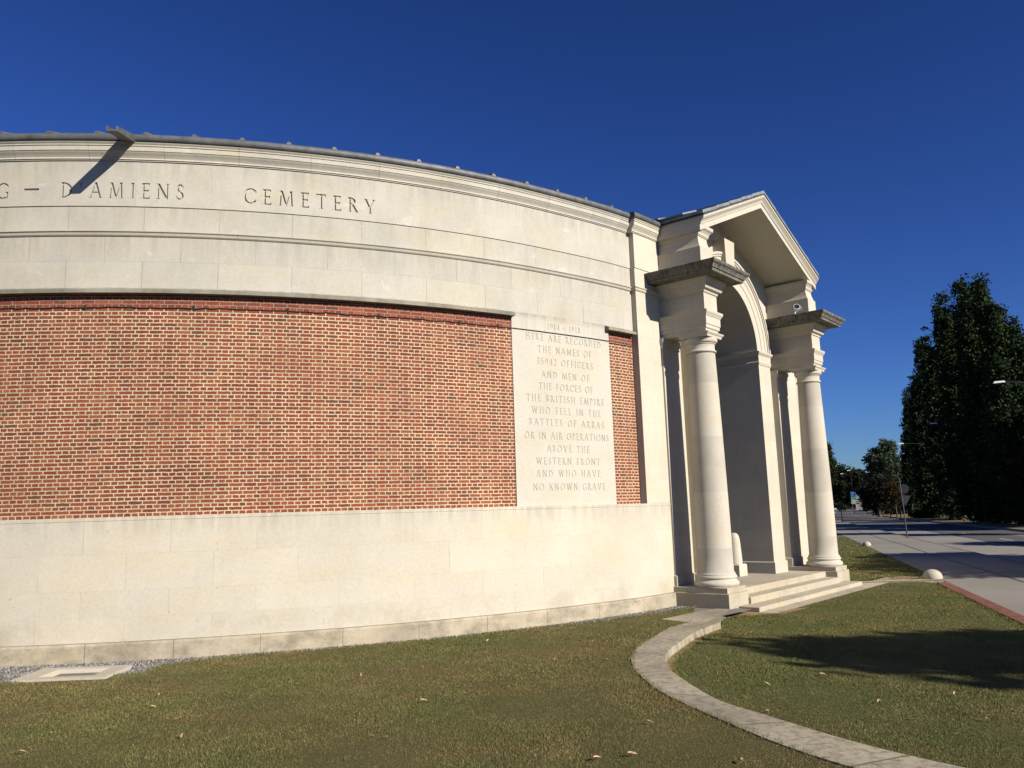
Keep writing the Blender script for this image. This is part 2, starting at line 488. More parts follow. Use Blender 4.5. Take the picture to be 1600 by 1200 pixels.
def raw_mesh(name, co, faces_n, mat, parent=None):
    """co: (N*k,3) array of consecutive k-gons"""
    k = faces_n
    n = len(co)
    me = bpy.data.meshes.new(name)
    me.vertices.add(n)
    me.vertices.foreach_set('co', np.ascontiguousarray(co, dtype=np.float32).ravel())
    me.loops.add(n)
    me.loops.foreach_set('vertex_index', np.arange(n, dtype=np.int32))
    me.polygons.add(n // k)
    me.polygons.foreach_set('loop_start', np.arange(0, n, k, dtype=np.int32))
    me.update(calc_edges=True)
    me.validate()
    me.materials.append(mat)
    o = bpy.data.objects.new(name, me)
    COL.objects.link(o)
    if parent is not None: o.parent = parent
    return o

# ------------------------------------------------------------------ the curved wall
CX, CY = -8.3288, 28.0686
RD, RU = 15.43, 15.31               # dado / pilaster face, recessed upper face
TH0, TH1 = -118.0, -41.0            # the arc built, degrees
TH_PIL = -44.45                     # where the end pilaster begins
WORG = Vector((-4.3, 13.2, 0))
wall = empty('memorial_wall', WORG, 0, 'long curved pale stone wall with a big red brick panel and carved lettering, lead gutter on top', 'wall')

ROWS = [-0.3, 0.277, 0.635, 1.033, 1.581, 2.14, 2.6, 3.1, 3.6, 4.1, 4.6, 5.1, 5.735, 5.83, 6.29, 6.715, 6.81, 7.235, 8.022, 8.5]
def rowc(z):
    return float(np.interp(z, ROWS, range(len(ROWS))))
def ease(th):          # the arc straightens a little towards the porch
    q = min(1, max(0, (th + 54) / 11))
    return .08 * q * q * (3 - 2 * q)
MIRROR = False
def wp(th, r, z):
    r = r + ease(th)
    a = rad(th)
    if MIRROR:
        x, y = CX + r * math.cos(a) - 4.227, CY + r * math.sin(a) - 16.946
        es, ec = math.sin(rad(40)), math.cos(rad(40))
        s_, d_ = 2 * 3.6425 - (x * es + y * ec), x * ec - y * es
        return (4.227 + s_ * es + d_ * ec - WORG.x, 16.946 + s_ * ec - d_ * es - WORG.y, z - WORG.z)
    return (CX + r * math.cos(a) - WORG.x, CY + r * math.sin(a) - WORG.y, z - WORG.z)

def sweep(name, prof, t0, t1, mat, step=1.0, block=1.2, smooth=25, shift=0.0, brick=False, parent=None):
    """prof: closed loop of (radius, z)"""
    n = max(2, int(round((t1 - t0) / step)) + 1)
    ths = np.linspace(t0, t1, n)
    V = []; UV = []
    for t in ths:
        u = rad(t) * RD
        for r, z in prof:
            V.append(wp(t, r, z))
            UV.append((u, z - 2.14) if brick else (u / block + shift, rowc(z)))
    m = len(prof); F = []
    for i in range(n - 1):
        for j in range(m):
            j2 = (j + 1) % m
            F.append((i * m + j, (i + 1) * m + j, (i + 1) * m + j2, i * m + j2))
    F.append(tuple(range(m))); F.append(tuple(reversed(range((n - 1) * m, n * m))))
    b = MB(); b.v = V; b.f = F
    return b.build(name, mat, parent or wall, smooth=smooth, uvs=UV)

def rect(r0, r1, z0, z1): return [(r0, z0), (r1, z0), (r1, z1), (r0, z1)]

def cols(r0, r1, zs):     # closed profile with intermediate rows on the outer face
    return [(r0, zs[0])] + [(r1, z) for z in zs] + [(r0, zs[-1])]

sweep('plinth', [(14.9, -0.3), (RD + .07, -0.3), (RD + .07, 0.24), (RD + .055, 0.268), (RD + .02, 0.277), (14.9, 0.277)], TH0, TH1, M['stone_plinth'], block=1.26, shift=.3)
sweep('dado', [(14.9, .2775), (RD, .2775), (RD, .635), (RD, 1.033), (RD, 1.581), (RD, 2.085), (RD + .006, 2.09), (RD + .006, 2.136), (RD, 2.142), (14.9, 2.142)], TH0, TH1, M['stone'], block=1.28, shift=.12)
brk = sweep('brick_panel', rect(15.0, RU - .016, 2.1425, 5.80), TH0, -56.93, M['brick'], brick=True)
tag(brk, 'wide red brick panel left of the inscription')
brk2 = sweep('brick_panel', rect(15.0, RU - .04, 2.1425, 5.80), -47.5, TH_PIL + .3, M['brick'], brick=True)
tag(brk2, 'narrow strip of red brick right of the inscription')
sweep('upper_wall', cols(14.9, RU, [5.735, 5.83, 6.29, 6.715]), TH0, TH_PIL, M['stone_upper'], shift=.25)
sweep('string_moulding', [(14.9, 6.7155), (RU + .012, 6.7155), (RU + .03, 6.735), (RU + .034, 6.752), (RU + .022, 6.757), (RU + .03, 6.775), (RU + .05, 6.79), (RU + .05, 6.806), (RU + .012, 6.81), (14.9, 6.81)], TH0, TH_PIL, M['stone_upper'])
sweep('upper_course', cols(14.9, RU, [6.8105, 7.2345]), TH0, TH_PIL, M['stone_upper'], shift=.75)
def cornice_prof(R):
    return [(14.9, 8.0205), (R + .035, 8.0205), (R + .035, 8.04), (R + .052, 8.043), (R + .052, 8.058), (R + .045, 8.07), (R + .06, 8.10), (R + .085, 8.13), (R + .105, 8.155), (R + .108, 8.165), (R + .118, 8.168),
            (R + .118, 8.245), (R + .132, 8.25), (R + .132, 8.27), (R + .122, 8.275), (R + .142, 8.29), (R + .15, 8.312), (14.9, 8.312)]
sweep('cornice', cornice_prof(RU), TH0, TH_PIL, M['stone_upper'], block=1.2, shift=.5, smooth=40)
def gutter_prof(R):
    p = [(14.9, 8.3125), (R + .155, 8.3125)]
    for i in range(7):
        a = rad(-80 + 150 * i / 6)
        p.append((R + .125 + .055 * math.cos(a), 8.385 + .068 * math.sin(a)))
    return p + [(R + .10, 8.452), (14.9, 8.452)]
sweep('lead_gutter', gutter_prof(RU), TH0, TH_PIL, M['lead'], smooth=50)

# hoods over the two brick panels
hood = [(15.0, 5.7355), (RU + .11, 5.7355), (RU + .11, 5.79), (RU + .075, 5.808), (RU + .02, 5.832), (15.0, 5.832)]
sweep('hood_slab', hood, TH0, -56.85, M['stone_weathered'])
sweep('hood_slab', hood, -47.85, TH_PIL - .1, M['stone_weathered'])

# the end pilaster, standing proud of the upper wall
PA, PB = TH_PIL, TH1
pil = sweep('end_pilaster', cols(14.9, RD, [2.1425, 3.6, 5.735, 6.29, 6.7155]), PA, PB, M['stone'], step=.7)
sweep('string_moulding', [(14.9, 6.716), (RD + .012, 6.716), (RD + .03, 6.735), (RD + .034, 6.752), (RD + .022, 6.757), (RD + .03, 6.775), (RD + .05, 6.79), (RD + .05, 6.806), (RD + .012, 6.81), (14.9, 6.81)], PA - .12, PB, M['stone'], step=.7, parent=pil)
sweep('upper_course', cols(14.9, RD, [6.8105, 7.2345]), PA, PB, M['stone'], step=.7, parent=pil)
sweep('frieze_block', cols(14.9, RD + .016, [7.235, 8.02]), PA, PB, M['stone'], step=.7, parent=pil)
sweep('cornice', cornice_prof(RD), PA - .3, PB, M['stone'], step=.7, smooth=40, parent=pil)
sweep('lead_gutter', gutter_prof(RD), PA - .42, PB, M['lead'], step=.7, smooth=50, parent=pil)

# low lead roof behind the gutter, with its rolls
rv = []; rf = []
ths = np.linspace(TH0, TH1, 70)
for t in ths:
    for r, z in ((RU + .09, 8.43), (RU - 3.2, 9.63), (RU - 3.2, 8.2), (RU + .05, 8.2)):
        rv.append(wp(t, r, z))
for i in range(len(ths) - 1):
    for j in range(4):
        j2 = (j + 1) % 4
        rf.append((i * 4 + j, (i + 1) * 4 + j, (i + 1) * 4 + j2, i * 4 + j2))
rf.append((0, 1, 2, 3)); rf.append(tuple(len(rv) - 4 + q for q in (3, 2, 1, 0)))
roofb = MB(); roofb.v = rv; roofb.f = rf
roof = roofb.build('lead_roof', M['lead'], wall, smooth=30)
t = -116.0
roll_src = None
th_roll = -87.06 - 2.87 * 10
while th_roll < -44.6:
    b = MB()
    pts = []
    c0 = np.array(wp(th_roll, RU + .135, 8.455)); c1 = np.array(wp(th_roll, RU - 1.6, 9.09))
    tx = np.array([-math.sin(rad(th_roll)), math.cos(rad(th_roll)), 0])
    V = []
    for c, s_ in ((c0, 1.0), (c1, 1.0)):
        for q in range(6):
            a = PI * q / 5
            p = c + tx * (.045 * math.cos(a)) + np.array([0, 0, .058 * s_ * math.sin(a) - .012])
            V.append(p)
    F = [(q, q + 1, q + 7, q + 6) for q in range(5)] + [(0, 1, 2, 3, 4, 5), (11, 10, 9, 8, 7, 6), (0, 6, 11, 5)]
    b.add(V, F).build('roof_roll', M['lead'], roof, smooth=40)
    th_roll += 2.87

# the matching wing on the far side of the porch, seen only between its column and pier
WORG2 = WORG
wing = empty('memorial_wall', (11.5, 26.5, 0), 0, 'far wing of the pale stone wall, a lit sliver between the right column and the arch', 'wall')
MIRROR = True
WORG = Vector((11.5, 26.5, 0))
sweep('plinth', [(14.9, -0.3), (RD + .07, -0.3), (RD + .07, 0.24), (RD + .02, 0.277), (14.9, 0.277)], -80, TH1, M['stone_plinth'], step=2, block=1.26, parent=wing)
sweep('dado', [(14.9, .2775), (RD, .2775), (RD, 1.033), (RD, 2.142), (14.9, 2.142)], -80, TH1, M['stone'], step=2, block=1.28, parent=wing)
sweep('upper_wall', cols(14.9, RU, [2.1425, 4.1, 6.715]), -80, TH_PIL, M['stone_upper'], step=2, parent=wing)
sweep('end_pilaster', cols(14.9, RD, [2.1425, 4.1, 6.715]), TH_PIL, TH1, M['stone'], step=1, parent=wing)
sweep('upper_course', cols(14.9, RU, [6.7155, 8.02]), -80, TH1, M['stone_upper'], step=2, parent=wing)
sweep('cornice', cornice_prof(RU), -80, TH1, M['stone_upper'], step=2, smooth=40, parent=wing)
sweep('lead_gutter', gutter_prof(RU), -80, TH1, M['lead'], step=2, smooth=50, parent=wing)
MIRROR = False
WORG = WORG2

# spout through the gutter
ts = -82.25
er = np.array([math.cos(rad(ts)), math.sin(rad(ts)), 0.0]); et = np.array([-er[1], er[0], 0])
base = np.array(wp(ts, RU + .05, 8.33))
sp = MB()
def sp_pt(o, w, z): return tuple(base + er * o + et * w + np.array([0, 0, z]))
for (w0, w1, z0, z1, z2, z3) in ((-.10, .10, 0.0, .025, .02, .04), (-.10, -.078, .025, .125, .04, .10), (.078, .10, .025, .125, .04, .10)):
    k = .82
    sp.add([sp_pt(0, w0, z0), sp_pt(0, w1, z0), sp_pt(0, w1, z1), sp_pt(0, w0, z1), sp_pt(.90, w0 * k, z2 - .24), sp_pt(.90, w1 * k, z2 - .24), sp_pt(.90, w1 * k, z3 - .24), sp_pt(.90, w0 * k, z3 - .24)],
           [(3, 2, 1, 0), (4, 5, 6, 7), (0, 1, 5, 4), (1, 2, 6, 5), (2, 3, 7, 6), (3, 0, 4, 7)])
sp.build('water_spout', M['lead'], wall)

# ------------------------------------------------------------------ carved roman capitals
TT, TN = .145, .075
def seg(x0, y0, x1, y1, w): return [(x0 - w / 2, y0), (x0 + w / 2, y0), (x1 + w / 2, y1), (x1 - w / 2, y1)]
def bar(x0, x1, y, w=TN): return [(x0, y - w / 2), (x1, y - w / 2), (x1, y + w / 2), (x0, y + w / 2)]
def stem(x, y0=0., y1=1.): return [seg(x, y0, x, y1, TT)]
def serif(x, y, w=.27):
    s = .035
    return [[(x - w / 2, y), (x + w / 2, y), (x + w / 2, y + s), (x - w / 2, y + s)]] if y < .5 else [[(x - w / 2, y - s), (x + w / 2, y - s), (x + w / 2, y), (x - w / 2, y)]]
def tserif(x, y, dy, w=.05):     # vertical tick at the end of an arm
    y0, y1 = min(y, y + dy), max(y, y + dy)
    return [[(x - w, y0), (x, y0), (x, y1), (x - w, y1)]]
def arc(cx, cy, rx, ry, a0, a1, T=TT, t=TN, n=16):
    o = []; i = []
    for k in range(n + 1):
        a = rad(a0 + (a1 - a0) * k / n)
        o.append((cx + rx * math.cos(a), cy + ry * math.sin(a)))
        i.append((cx + (rx - T) * math.cos(a), cy + (ry - t) * math.sin(a)))
    p = o + i[::-1]
    ar = sum(p[q][0] * p[(q + 1) % len(p)][1] - p[(q + 1) % len(p)][0] * p[q][1] for q in range(len(p)))
    return p if ar > 0 else p[::-1]
G = {}
G['A'] = (.86, [seg(.10, 0, .42, 1, TN + .01), seg(.76, 0, .44, 1, TT), bar(.22, .64, .36)] + serif(.10, 0, .22) + serif(.76, 0, .26))
G['B'] = (.62, stem(.14) + [arc(.14, .755, .38, .245, -90, 90), arc(.14, .265, .45, .265, -90, 90)] + serif(.12, 0, .24) + serif(.12, 1, .24))
G['C'] = (.80, [arc(.48, .5, .46, .51, 42, 180), arc(.48, .5, .46, .51, 180, 318)] + tserif(.83, .86, -.16) + tserif(.83, .14, .14))
G['D'] = (.84, stem(.14) + [arc(.14, .5, .66, .5, -90, 90, n=22)] + serif(.12, 0, .24) + serif(.12, 1, .24))
G['E'] = (.58, stem(.14) + [bar(.14, .54, .972), bar(.14, .48, .52), bar(.14, .56, .028)] + tserif(.54, 1, -.14) + tserif(.57, 0, .15) + tserif(.48, .60, -.16) + serif(.10, 0, .2) + serif(.10, 1, .2))
G['F'] = (.55, stem(.14) + [bar(.14, .52, .972), bar(.14, .46, .50)] + tserif(.53, 1, -.15) + tserif(.46, .58, -.16) + serif(.14, 0) + serif(.10, 1, .2))
G['G'] = (.84, [arc(.48, .5, .46, .51, 42, 180), arc(.48, .5, .46, .51, 180, 300)] + [seg(.74, .02, .74, .40, TT)] + serif(.74, .40 + .0, .25) + tserif(.83, .86, -.16))
G['H'] = (.86, stem(.15) + stem(.71) + [bar(.15, .71, .52)] + serif(.15, 0) + serif(.15, 1) + serif(.71, 0) + serif(.71, 1))
G['I'] = (.32, stem(.16) + serif(.16, 0) + serif(.16, 1))
G['K'] = (.74, stem(.14) + [seg(.20, .50, .62, 1, TN), seg(.34, .60, .66, 0, TT)] + serif(.14, 0) + serif(.14, 1) + serif(.62, 1, .2) + serif(.66, 0, .22))
G['L'] = (.56, stem(.14) + [bar(.14, .54, .028)] + tserif(.55, 0, .16) + serif(.12, 0, .22) + serif(.14, 1))
G['M'] = (1.02, [seg(.14, 0, .20, 1, TN), seg(.22, 1, .52, .02, TT), seg(.52, .02, .80, 1, TN), seg(.88, 0, .82, 1, TT)] + serif(.14, 0, .2) + serif(.88, 0, .26) + serif(.18, 1, .2) + serif(.86, 1, .2))
G['N'] = (.88, [seg(.14, 0, .14, 1, TN), seg(.14, 1, .74, 0, TT), seg(.74, 0, .74, 1, TN)] + serif(.14, 0, .22) + serif(.12, 1, .2) + serif(.74, 1, .22))
G['O'] = (.94, [arc(.47, .5, .45, .51, -90, 90, n=20), arc(.47, .5, .45, .51, 90, 270, n=20)])
G['P'] = (.60, stem(.14) + [arc(.14, .74, .43, .26, -90, 90)] + serif(.14, 0) + serif(.12, 1, .22))
G['R'] = (.72, stem(.14) + [arc(.14, .75, .41, .25, -90, 90), seg(.34, .52, .66, 0, TT)] + serif(.14, 0) + serif(.12, 1, .22) + serif(.67, 0, .2))
G['S'] = (.56, [arc(.28, .755, .22, .255, 35, 270, TT * .85), arc(.28, .255, .24, .265, -145, 90, TT * .85)] + tserif(.49, .90, -.13) + tserif(.09, .10, .14))
G['T'] = (.72, stem(.36) + [bar(.04, .68, .972)] + tserif(.09, 1, -.16) + tserif(.68, 1, -.16) + serif(.36, 0))
G['U'] = (.82, [seg(.15, .32, .15, 1, TT), seg(.68, .3, .68, 1, TN), arc(.435, .33, .35, .34, 180, 360, TT * .9, TN)] + serif(.15, 1) + serif(.68, 1, .22))
G['V'] = (.84, [seg(.42, 0, .12, 1, TT), seg(.44, 0, .74, 1, TN)] + serif(.12, 1, .26) + serif(.74, 1, .22))
G['W'] = (1.18, [seg(.36, 0, .12, 1, TT), seg(.38, 0, .60, 1, TN), seg(.82, 0, .58, 1, TT), seg(.84, 0, 1.06, 1, TN)] + serif(.12, 1, .24) + serif(.59, 1, .24) + serif(1.06, 1, .2))
G['Y'] = (.78, [seg(.39, 0, .39, .48, TT), seg(.37, .46, .10, 1, TT), seg(.41, .46, .68, 1, TN)] + serif(.39, 0) + serif(.10, 1, .24) + serif(.68, 1, .22))
G['1'] = (.36, stem(.18) + serif(.18, 0) + [seg(.02, .80, .16, .95, TN)])
G['2'] = (.58, [arc(.27, .75, .24, .25, -10, 160), seg(.10, .05, .44, .66, TN + .03), bar(.05, .54, .045, .09)] + tserif(.54, 0, .16))
G['3'] = (.54, [arc(.24, .77, .22, .23, -90, 150), arc(.23, .27, .27, .27, -150, 90)])
G['4'] = (.64, [seg(.44, 0, .44, 1, TT), seg(.06, .30, .42, 1, TN), bar(.04, .60, .28)] + serif(.44, 0))
G['5'] = (.54, [arc(.22, .31, .28, .31, -140, 100), seg(.13, .56, .15, .98, TN), bar(.13, .48, .96, .08)])
G['8'] = (.58, [arc(.29, .76, .21, .24, -90, 90), arc(.29, .76, .21, .24, 90, 270), arc(.29, .26, .26, .26, -90, 90), arc(.29, .26, .26, .26, 90, 270)])
G['9'] = (.58, [arc(.29, .68, .26, .32, -90, 90), arc(.29, .68, .26, .32, 90, 270), arc(.12, .62, .43, .62, -80, 0, TT, TN)])
G['-'] = (.42, [bar(.05, .37, .42, .06)])
G["'"] = (.22, [seg(.06, .72, .12, .98, .07)])

def text_polys(txt, u0, z0, h, width, kx=1.0):
    words = txt
    nat = sum(G[c][0] for c in words if c != ' ') * h * kx
    nsp = words.count(' ')
    ngap = len(words) - 1
    sp = .38 * h
    gap = (width - nat - nsp * sp) / max(1, ngap)
    if gap < .02 * h:
        kx *= .93
        return text_polys(txt, u0, z0, h, width, kx)
    out = []; x = u0
    for c in words:
        if c == ' ':
            x += sp + gap; continue
        w, polys = G[c]
        for p in polys:
            out.append([(x + px * h * kx, z0 + py * h) for px, py in p])
        x += w * h * kx + gap
    return out

def carved(name, R, t0, t1, z0, z1, polys, depth, mat, block=1.2, shift=0., du=.13, back=None, thetaref=None):
    """a slab face with the letters really cut into it: holes, side walls and sunk floors"""
    u0, u1 = rad(t0) * R, rad(t1) * R
    V = []; E = []; FF = []
    def addv(u, z): V.append(Vector((u, z))); return len(V) - 1
    nu = int((u1 - u0) / du)
    us = np.linspace(u0, u1, nu + 1)
    bot = [addv(u, z0) for u in us]; top = [addv(u, z1) for u in us]
    for i in range(nu):
        E.append((bot[i], bot[i + 1])); E.append((top[i], top[i + 1]))
    for i in range(nu + 1): E.append((bot[i], top[i]))
    for p in polys:
        ar = sum(p[q][0] * p[(q + 1) % len(p)][1] - p[(q + 1) % len(p)][0] * p[q][1] for q in range(len(p)))
        FF.append([addv(u, z) for u, z in (p if ar > 0 else p[::-1])])
    rv_, re_, rf_, ov, oe, of = delaunay_2d_cdt(V, E, FF, 0, 1e-5, True)
    verts = []; uvs = []
    def out_v(u, z, r):
        verts.append(wp(math.degrees(u / R), r, z)); uvs.append((u / block + shift, rowc(z)))
        return len(verts) - 1
    top_id = [out_v(p.x, p.y, R) for p in rv_]
    low_id = {}
    def low(i):
        if i not in low_id: low_id[i] = out_v(rv_[i].x, rv_[i].y, R - depth)
        return low_id[i]
    faces = []
    edge_own = {}
    for f, o in zip(rf_, of):
        hole = len(o) > 0
        if hole: faces.append(tuple(low(i) for i in f))
        else: faces.append(tuple(top_id[i] for i in f))
        for a, b2 in zip(f, list(f[1:]) + [f[0]]):
            edge_own.setdefault((min(a, b2), max(a, b2)), []).append((hole, a, b2))
    for lst in edge_own.values():
        if len(lst) == 2 and lst[0][0] != lst[1][0]:
            h_ = lst[0] if lst[0][0] else lst[1]
            _, a, b2 = h_
            faces.append((top_id[a], top_id[b2], low(b2), low(a)))
    # closing sides so that it is a real slab
    def strip(ids, rr):
        prev = None
        for i in ids:
            q = out_v(V[i].x, V[i].y, rr)
            if prev is not None: faces.append((prev[0], prev[1], q, top_id[i])) 
            prev = (top_id[i], q)
    strip(bot, R - .3)
    strip(top[::-1], R - .3)
    b = MB(); b.v = verts; b.f = faces
    return b.build(name, mat, wall, recalc=False, uvs=uvs, smooth=20)

RF = RU + .016
def uth(t): return rad(t) * RF
fr = []
LH = .27
fr += text_polys("D'AMIENS", uth(-86.33), 7.375, LH, uth(-79.0) - uth(-86.33), .88)
fr += text_polys('CEMETERY', uth(-75.47), 7.375, LH, uth(-67.05) - uth(-75.47), .95)
fr.append([(uth(-88.55), 7.508), (uth(-87.62), 7.508), (uth(-87.62), 7.542), (uth(-88.55), 7.542)])
gw = .84 * LH * .95
fr += text_polys('G', uth(-89.42) - gw, 7.375, LH, gw, .95)
carved('inscribed_frieze', RF, TH0, TH_PIL, 7.235, 8.02, fr, .030, M['stone_frieze'], shift=.25)

LINES = [("1914 - 1918", -52.13, 5.575, .86), ("HERE ARE RECORDED", -52.10, 5.335, 1.96), ("THE NAMES OF", -52.10, 5.098, 1.40), ("35942 OFFICERS", -52.10, 4.860, 1.45),
         ("AND MEN OF", -52.13, 4.60, 1.24), ("THE FORCES OF", -52.12, 4.368, 1.40), ("THE BRITISH EMPIRE", -52.13, 4.13, 2.00), ("WHO FELL IN THE", -52.12, 3.893, 1.78),
         ("BATTLES OF ARRAS", -52.10, 3.664, 1.93), ("OR IN AIR OPERATIONS", -52.10, 3.406, 2.16), ("ABOVE THE", -52.16, 3.158, 1.09), ("WESTERN FRONT", -52.16, 2.918, 1.63),
         ("AND WHO HAVE", -52.18, 2.684, 1.63), ("NO KNOWN GRAVE", -52.10, 2.427, 1.84)]
pl = []
for s_, tc, z_, w_ in LINES:
    pl += text_polys(s_, rad(tc) * RU - w_ / 2, z_, .135, w_, .92)
carved('inscription_panel', RU, -56.93, -47.5, 2.1425, 5.735, pl, .008, M['stone_panel'])

# ------------------------------------------------------------------ the portico
OX, OY = 4.227, 16.946
por = empty('portico', (OX, OY, 0), rad(50), 'pale stone entrance porch with two round columns, an arch and a projecting gable', 'portico')
SP = M['stone_portico']; SS = M['stone_smooth']
SM = 3.6425
C1, C2, CYY = .475, 6.81, .475
plat = MB().box(.921, 6.354, .30, 1.4, -.3, .2765).box(2.0, 5.28, 1.4, 7.0, -.3, .2765).build('platform', M['stone_step'], por, bevel=.008, boxuv=(1.5, .46))
MB().box(.922, 6.353, -.06, .32, -.3, .14).build('step', M['stone_step'], por, bevel=.012, boxuv=(1.6, .46))
MB().box(.438, 6.85, -.45, -.002, -.3, .004).build('step', M['stone_step'], por, bevel=.014, boxuv=(1.4, .46))
for cs in (C1, C2):
    pm = MB().stack([(-.35, cs - .46, cs + .46, 0, 1.42), (.270, cs - .46, cs + .46, 0, 1.42), (.277, cs - .453, cs + .453, .007, 1.42)]).build('plinth', M['stone_step'], por, boxuv=(3, .9))
    MB().stack([(.2772, cs - .425, cs + .425, .04, 1.42), (.383, cs - .425, cs + .425, .04, 1.42), (.389, cs - .42, cs + .42, .045, 1.42)]).build('plinth_cap', M['stone_step'], pm, boxuv=(3, .9))
    # column: shaft with entasis, base, capital
    prof = []
    for i in range(15):
        t_ = i / 14
        prof.append((.368 - .073 * (t_ ** 1.6), .70 + 4.64 * t_))
    prof = [(.392, .66), (.378, .685)] + prof
    sh = MB().lathe(prof, cs, CYY, 56)
    sh = sh.build('column', M['stone_column'], por, smooth=35, uvs=[(.5, v[2] / 1.17) for v in sh.v])
    bp = [(.44, .3895), (.455, .395)]
    for i in range(7):
        a = rad(-60 + 130 * i / 6); bp.append((.405 + .062 * math.cos(a), .455 + .062 * math.sin(a)))
    bp += [(.415, .525), (.41, .54)]
    for i in range(6):
        a = rad(-75 + 150 * i / 5); bp.append((.395 + .035 * math.cos(a), .585 + .035 * math.sin(a)))
    bp += [(.405, .625), (.402, .65), (.39, .661)]
    MB().lathe(bp, cs, CYY, 56).build('column_base', SS, sh, smooth=40)
    cp = [(.295, 5.338), (.315, 5.342)]
    for i in range(5):
        a = rad(-80 + 160 * i / 4); cp.append((.305 + .026 * math.cos(a), 5.37 + .026 * math.sin(a)))
    cp += [(.30, 5.40), (.295, 5.41), (.295, 5.50), (.303, 5.53), (.32, 5.535), (.32, 5.55)]
    for i in range(6):
        a = rad(-85 + 85 * i / 5); cp.append((.32 + .04 * math.cos(a), 5.61 + .055 * math.sin(a)))
    cp += [(.36, 5.645), (.345, 5.662)]
    cap = MB().lathe(cp, cs, CYY, 56)
    def ring(z, m): return (z, cs - m, cs + m, CYY - m, CYY + m)
    cap.stack([ring(5.664, .338), ring(5.712, .345), ring(5.72, .36), ring(5.758, .384), ring(5.766, .384)])
    cap.build('capital', SS, sh, smooth=35)
    def blk(levels, back=1.4): return [(z, cs - m, cs + m, CYY - m, back) for z, m in levels]
    ent = MB().stack(blk([(5.7665, .292), (5.845, .292), (5.848, .308), (5.865, .322), (5.935, .322), (5.938, .338), (6.115, .340), (6.12, .352), (6.14, .358), (6.18, .382), (6.205, .392), (6.24, .392), (6.242, .303),
                          (6.64, .303), (6.645, .325), (6.68, .332), (6.70, .345), (6.715, .39), (6.735, .40), (6.80, .42), (6.88, .47), (6.925, .497), (6.94, .497)])).build('entablature', SP, por, boxuv=(.95, .44))
    MB().stack([(z, cs - m, cs + m, CYY - m, 1.38) for z, m in [(6.9405, .755), (6.985, .765), (7.0, .765), (7.004, .79), (7.03, .80), (7.07, .825), (7.10, .862), (7.12, .875), (7.155, .88), (7.165, .87)]]).build('cornice_slab', M['stone_cornice_slab'], ent)
    scot = [(7.1655, .285), (7.69, .285), (7.693, .268), (7.75, .245), (7.82, .225), (7.90, .212), (7.955, .210), (7.96, .228), (7.98, .234), (7.985, .246), (8.04, .252), (8.09, .285), (8.12, .315), (8.125, .325), (8.20, .333)]
    sx = lambda m: m if m < .286 else .286 + (m - .286) * .12      # the crowning mould runs across the front only
    att = MB().stack([(z, cs - sx(m), cs + (m if cs == C1 else sx(m)), CYY - m, 3.0) if cs == C1 else (z, cs - m, cs + sx(m), CYY - m, 3.0) for z, m in scot]).build('attic_block', SP, por, boxuv=(.9, .27))
    # pilaster behind the column
    pl0, pl1 = cs - .36, cs + .36
    MB().stack([(.3895, pl0 - .03, pl1 + .03, 1.19, 1.45), (.60, pl0 - .03, pl1 + .03, 1.19, 1.45), (.615, pl0 - .012, pl1 + .012, 1.208, 1.45), (.62, pl0, pl1, 1.22, 1.45), (5.54, pl0, pl1, 1.22, 1.45), (5.545, pl0 - .02, pl1 + .02, 1.20, 1.45), (5.57, pl0 - .02, pl1 + .02, 1.20, 1.45),
                (5.60, pl0 - .012, pl1 + .012, 1.208, 1.45), (5.67, pl0 - .035, pl1 + .035, 1.185, 1.45), (5.71, pl0 - .045, pl1 + .045, 1.175, 1.45), (5.7655, pl0 - .045, pl1 + .045, 1.175, 1.45)]).build('pilaster', SP, por, boxuv=(2, .48))

# arched body with its passage
RIN, ZC_ = 1.63, 6.16
SL = .423
def zsof(s): return 9.50 - SL * abs(s - SM)
NA = 32
arcp = [(SM + RIN * math.cos(PI - PI * q / NA), ZC_ + RIN * math.sin(PI - PI * q / NA)) for q in range(NA + 1)]
def ztop(x): return zsof(x) + .06
XL, XR = SM - RIN, SM + RIN
fronts = [[(-.25, .2), (XL, .2), (XL, 5.9), (.19, 5.9), (-.25, 5.9)], [(.19, 5.9), (XL, 5.9), arcp[0], (XL, ztop(XL)), (.19, ztop(.19))],
          [(XR, .2), (7.53, .2), (7.53, 5.9), (7.09, 5.9), (XR, 5.9)], [(XR, 5.9), (7.09, 5.9), (7.09, ztop(7.09)), (XR, ztop(XR)), arcp[-1]]]
for q in range(NA):
    (xa, za), (xb, zb) = arcp[q], arcp[q + 1]
    fronts.append([(xa, za), (xb, zb), (xb, ztop(xb)), (xa, ztop(xa))])
Y0, Y1 = 1.40, 5.6
bm = bmesh.new()
vc = {}
def bv(x, y, z):
    k_ = (round(x, 5), y, round(z, 5))
    if k_ not in vc: vc[k_] = bm.verts.new((x, y, z))
    return vc[k_]
cnt = {}
for p in fronts:
    bm.faces.new([bv(x, Y0, z) for x, z in p]); bm.faces.new([bv(x, Y1, z) for x, z in p][::-1])
    for a_, b_ in zip(p, p[1:] + p[:1]):
        ka, kb = (round(a_[0], 5), round(a_[1], 5)), (round(b_[0], 5), round(b_[1], 5))
        cnt.setdefault((min(ka, kb), max(ka, kb)), []).append((a_, b_))
for lst in cnt.values():
    if len(lst) == 1:
        a_, b_ = lst[0]
        bm.faces.new((bv(b_[0], Y0, b_[1]), bv(a_[0], Y0, a_[1]), bv(a_[0], Y1, a_[1]), bv(b_[0], Y1, b_[1])))
bmesh.ops.recalc_face_normals(bm, faces=bm.faces[:])
me = bpy.data.meshes.new('arch_wall')
L = bm.loops.layers.uv.new('UVMap')
for f in bm.faces:
    for lp in f.loops:
        x, y, z = lp.vert.co
        lp[L].uv = ((x if abs(f.normal.y) > .7 else y) / 1.0, z / .47)
bm.to_mesh(me); bm.free()
me.materials.append(SP)
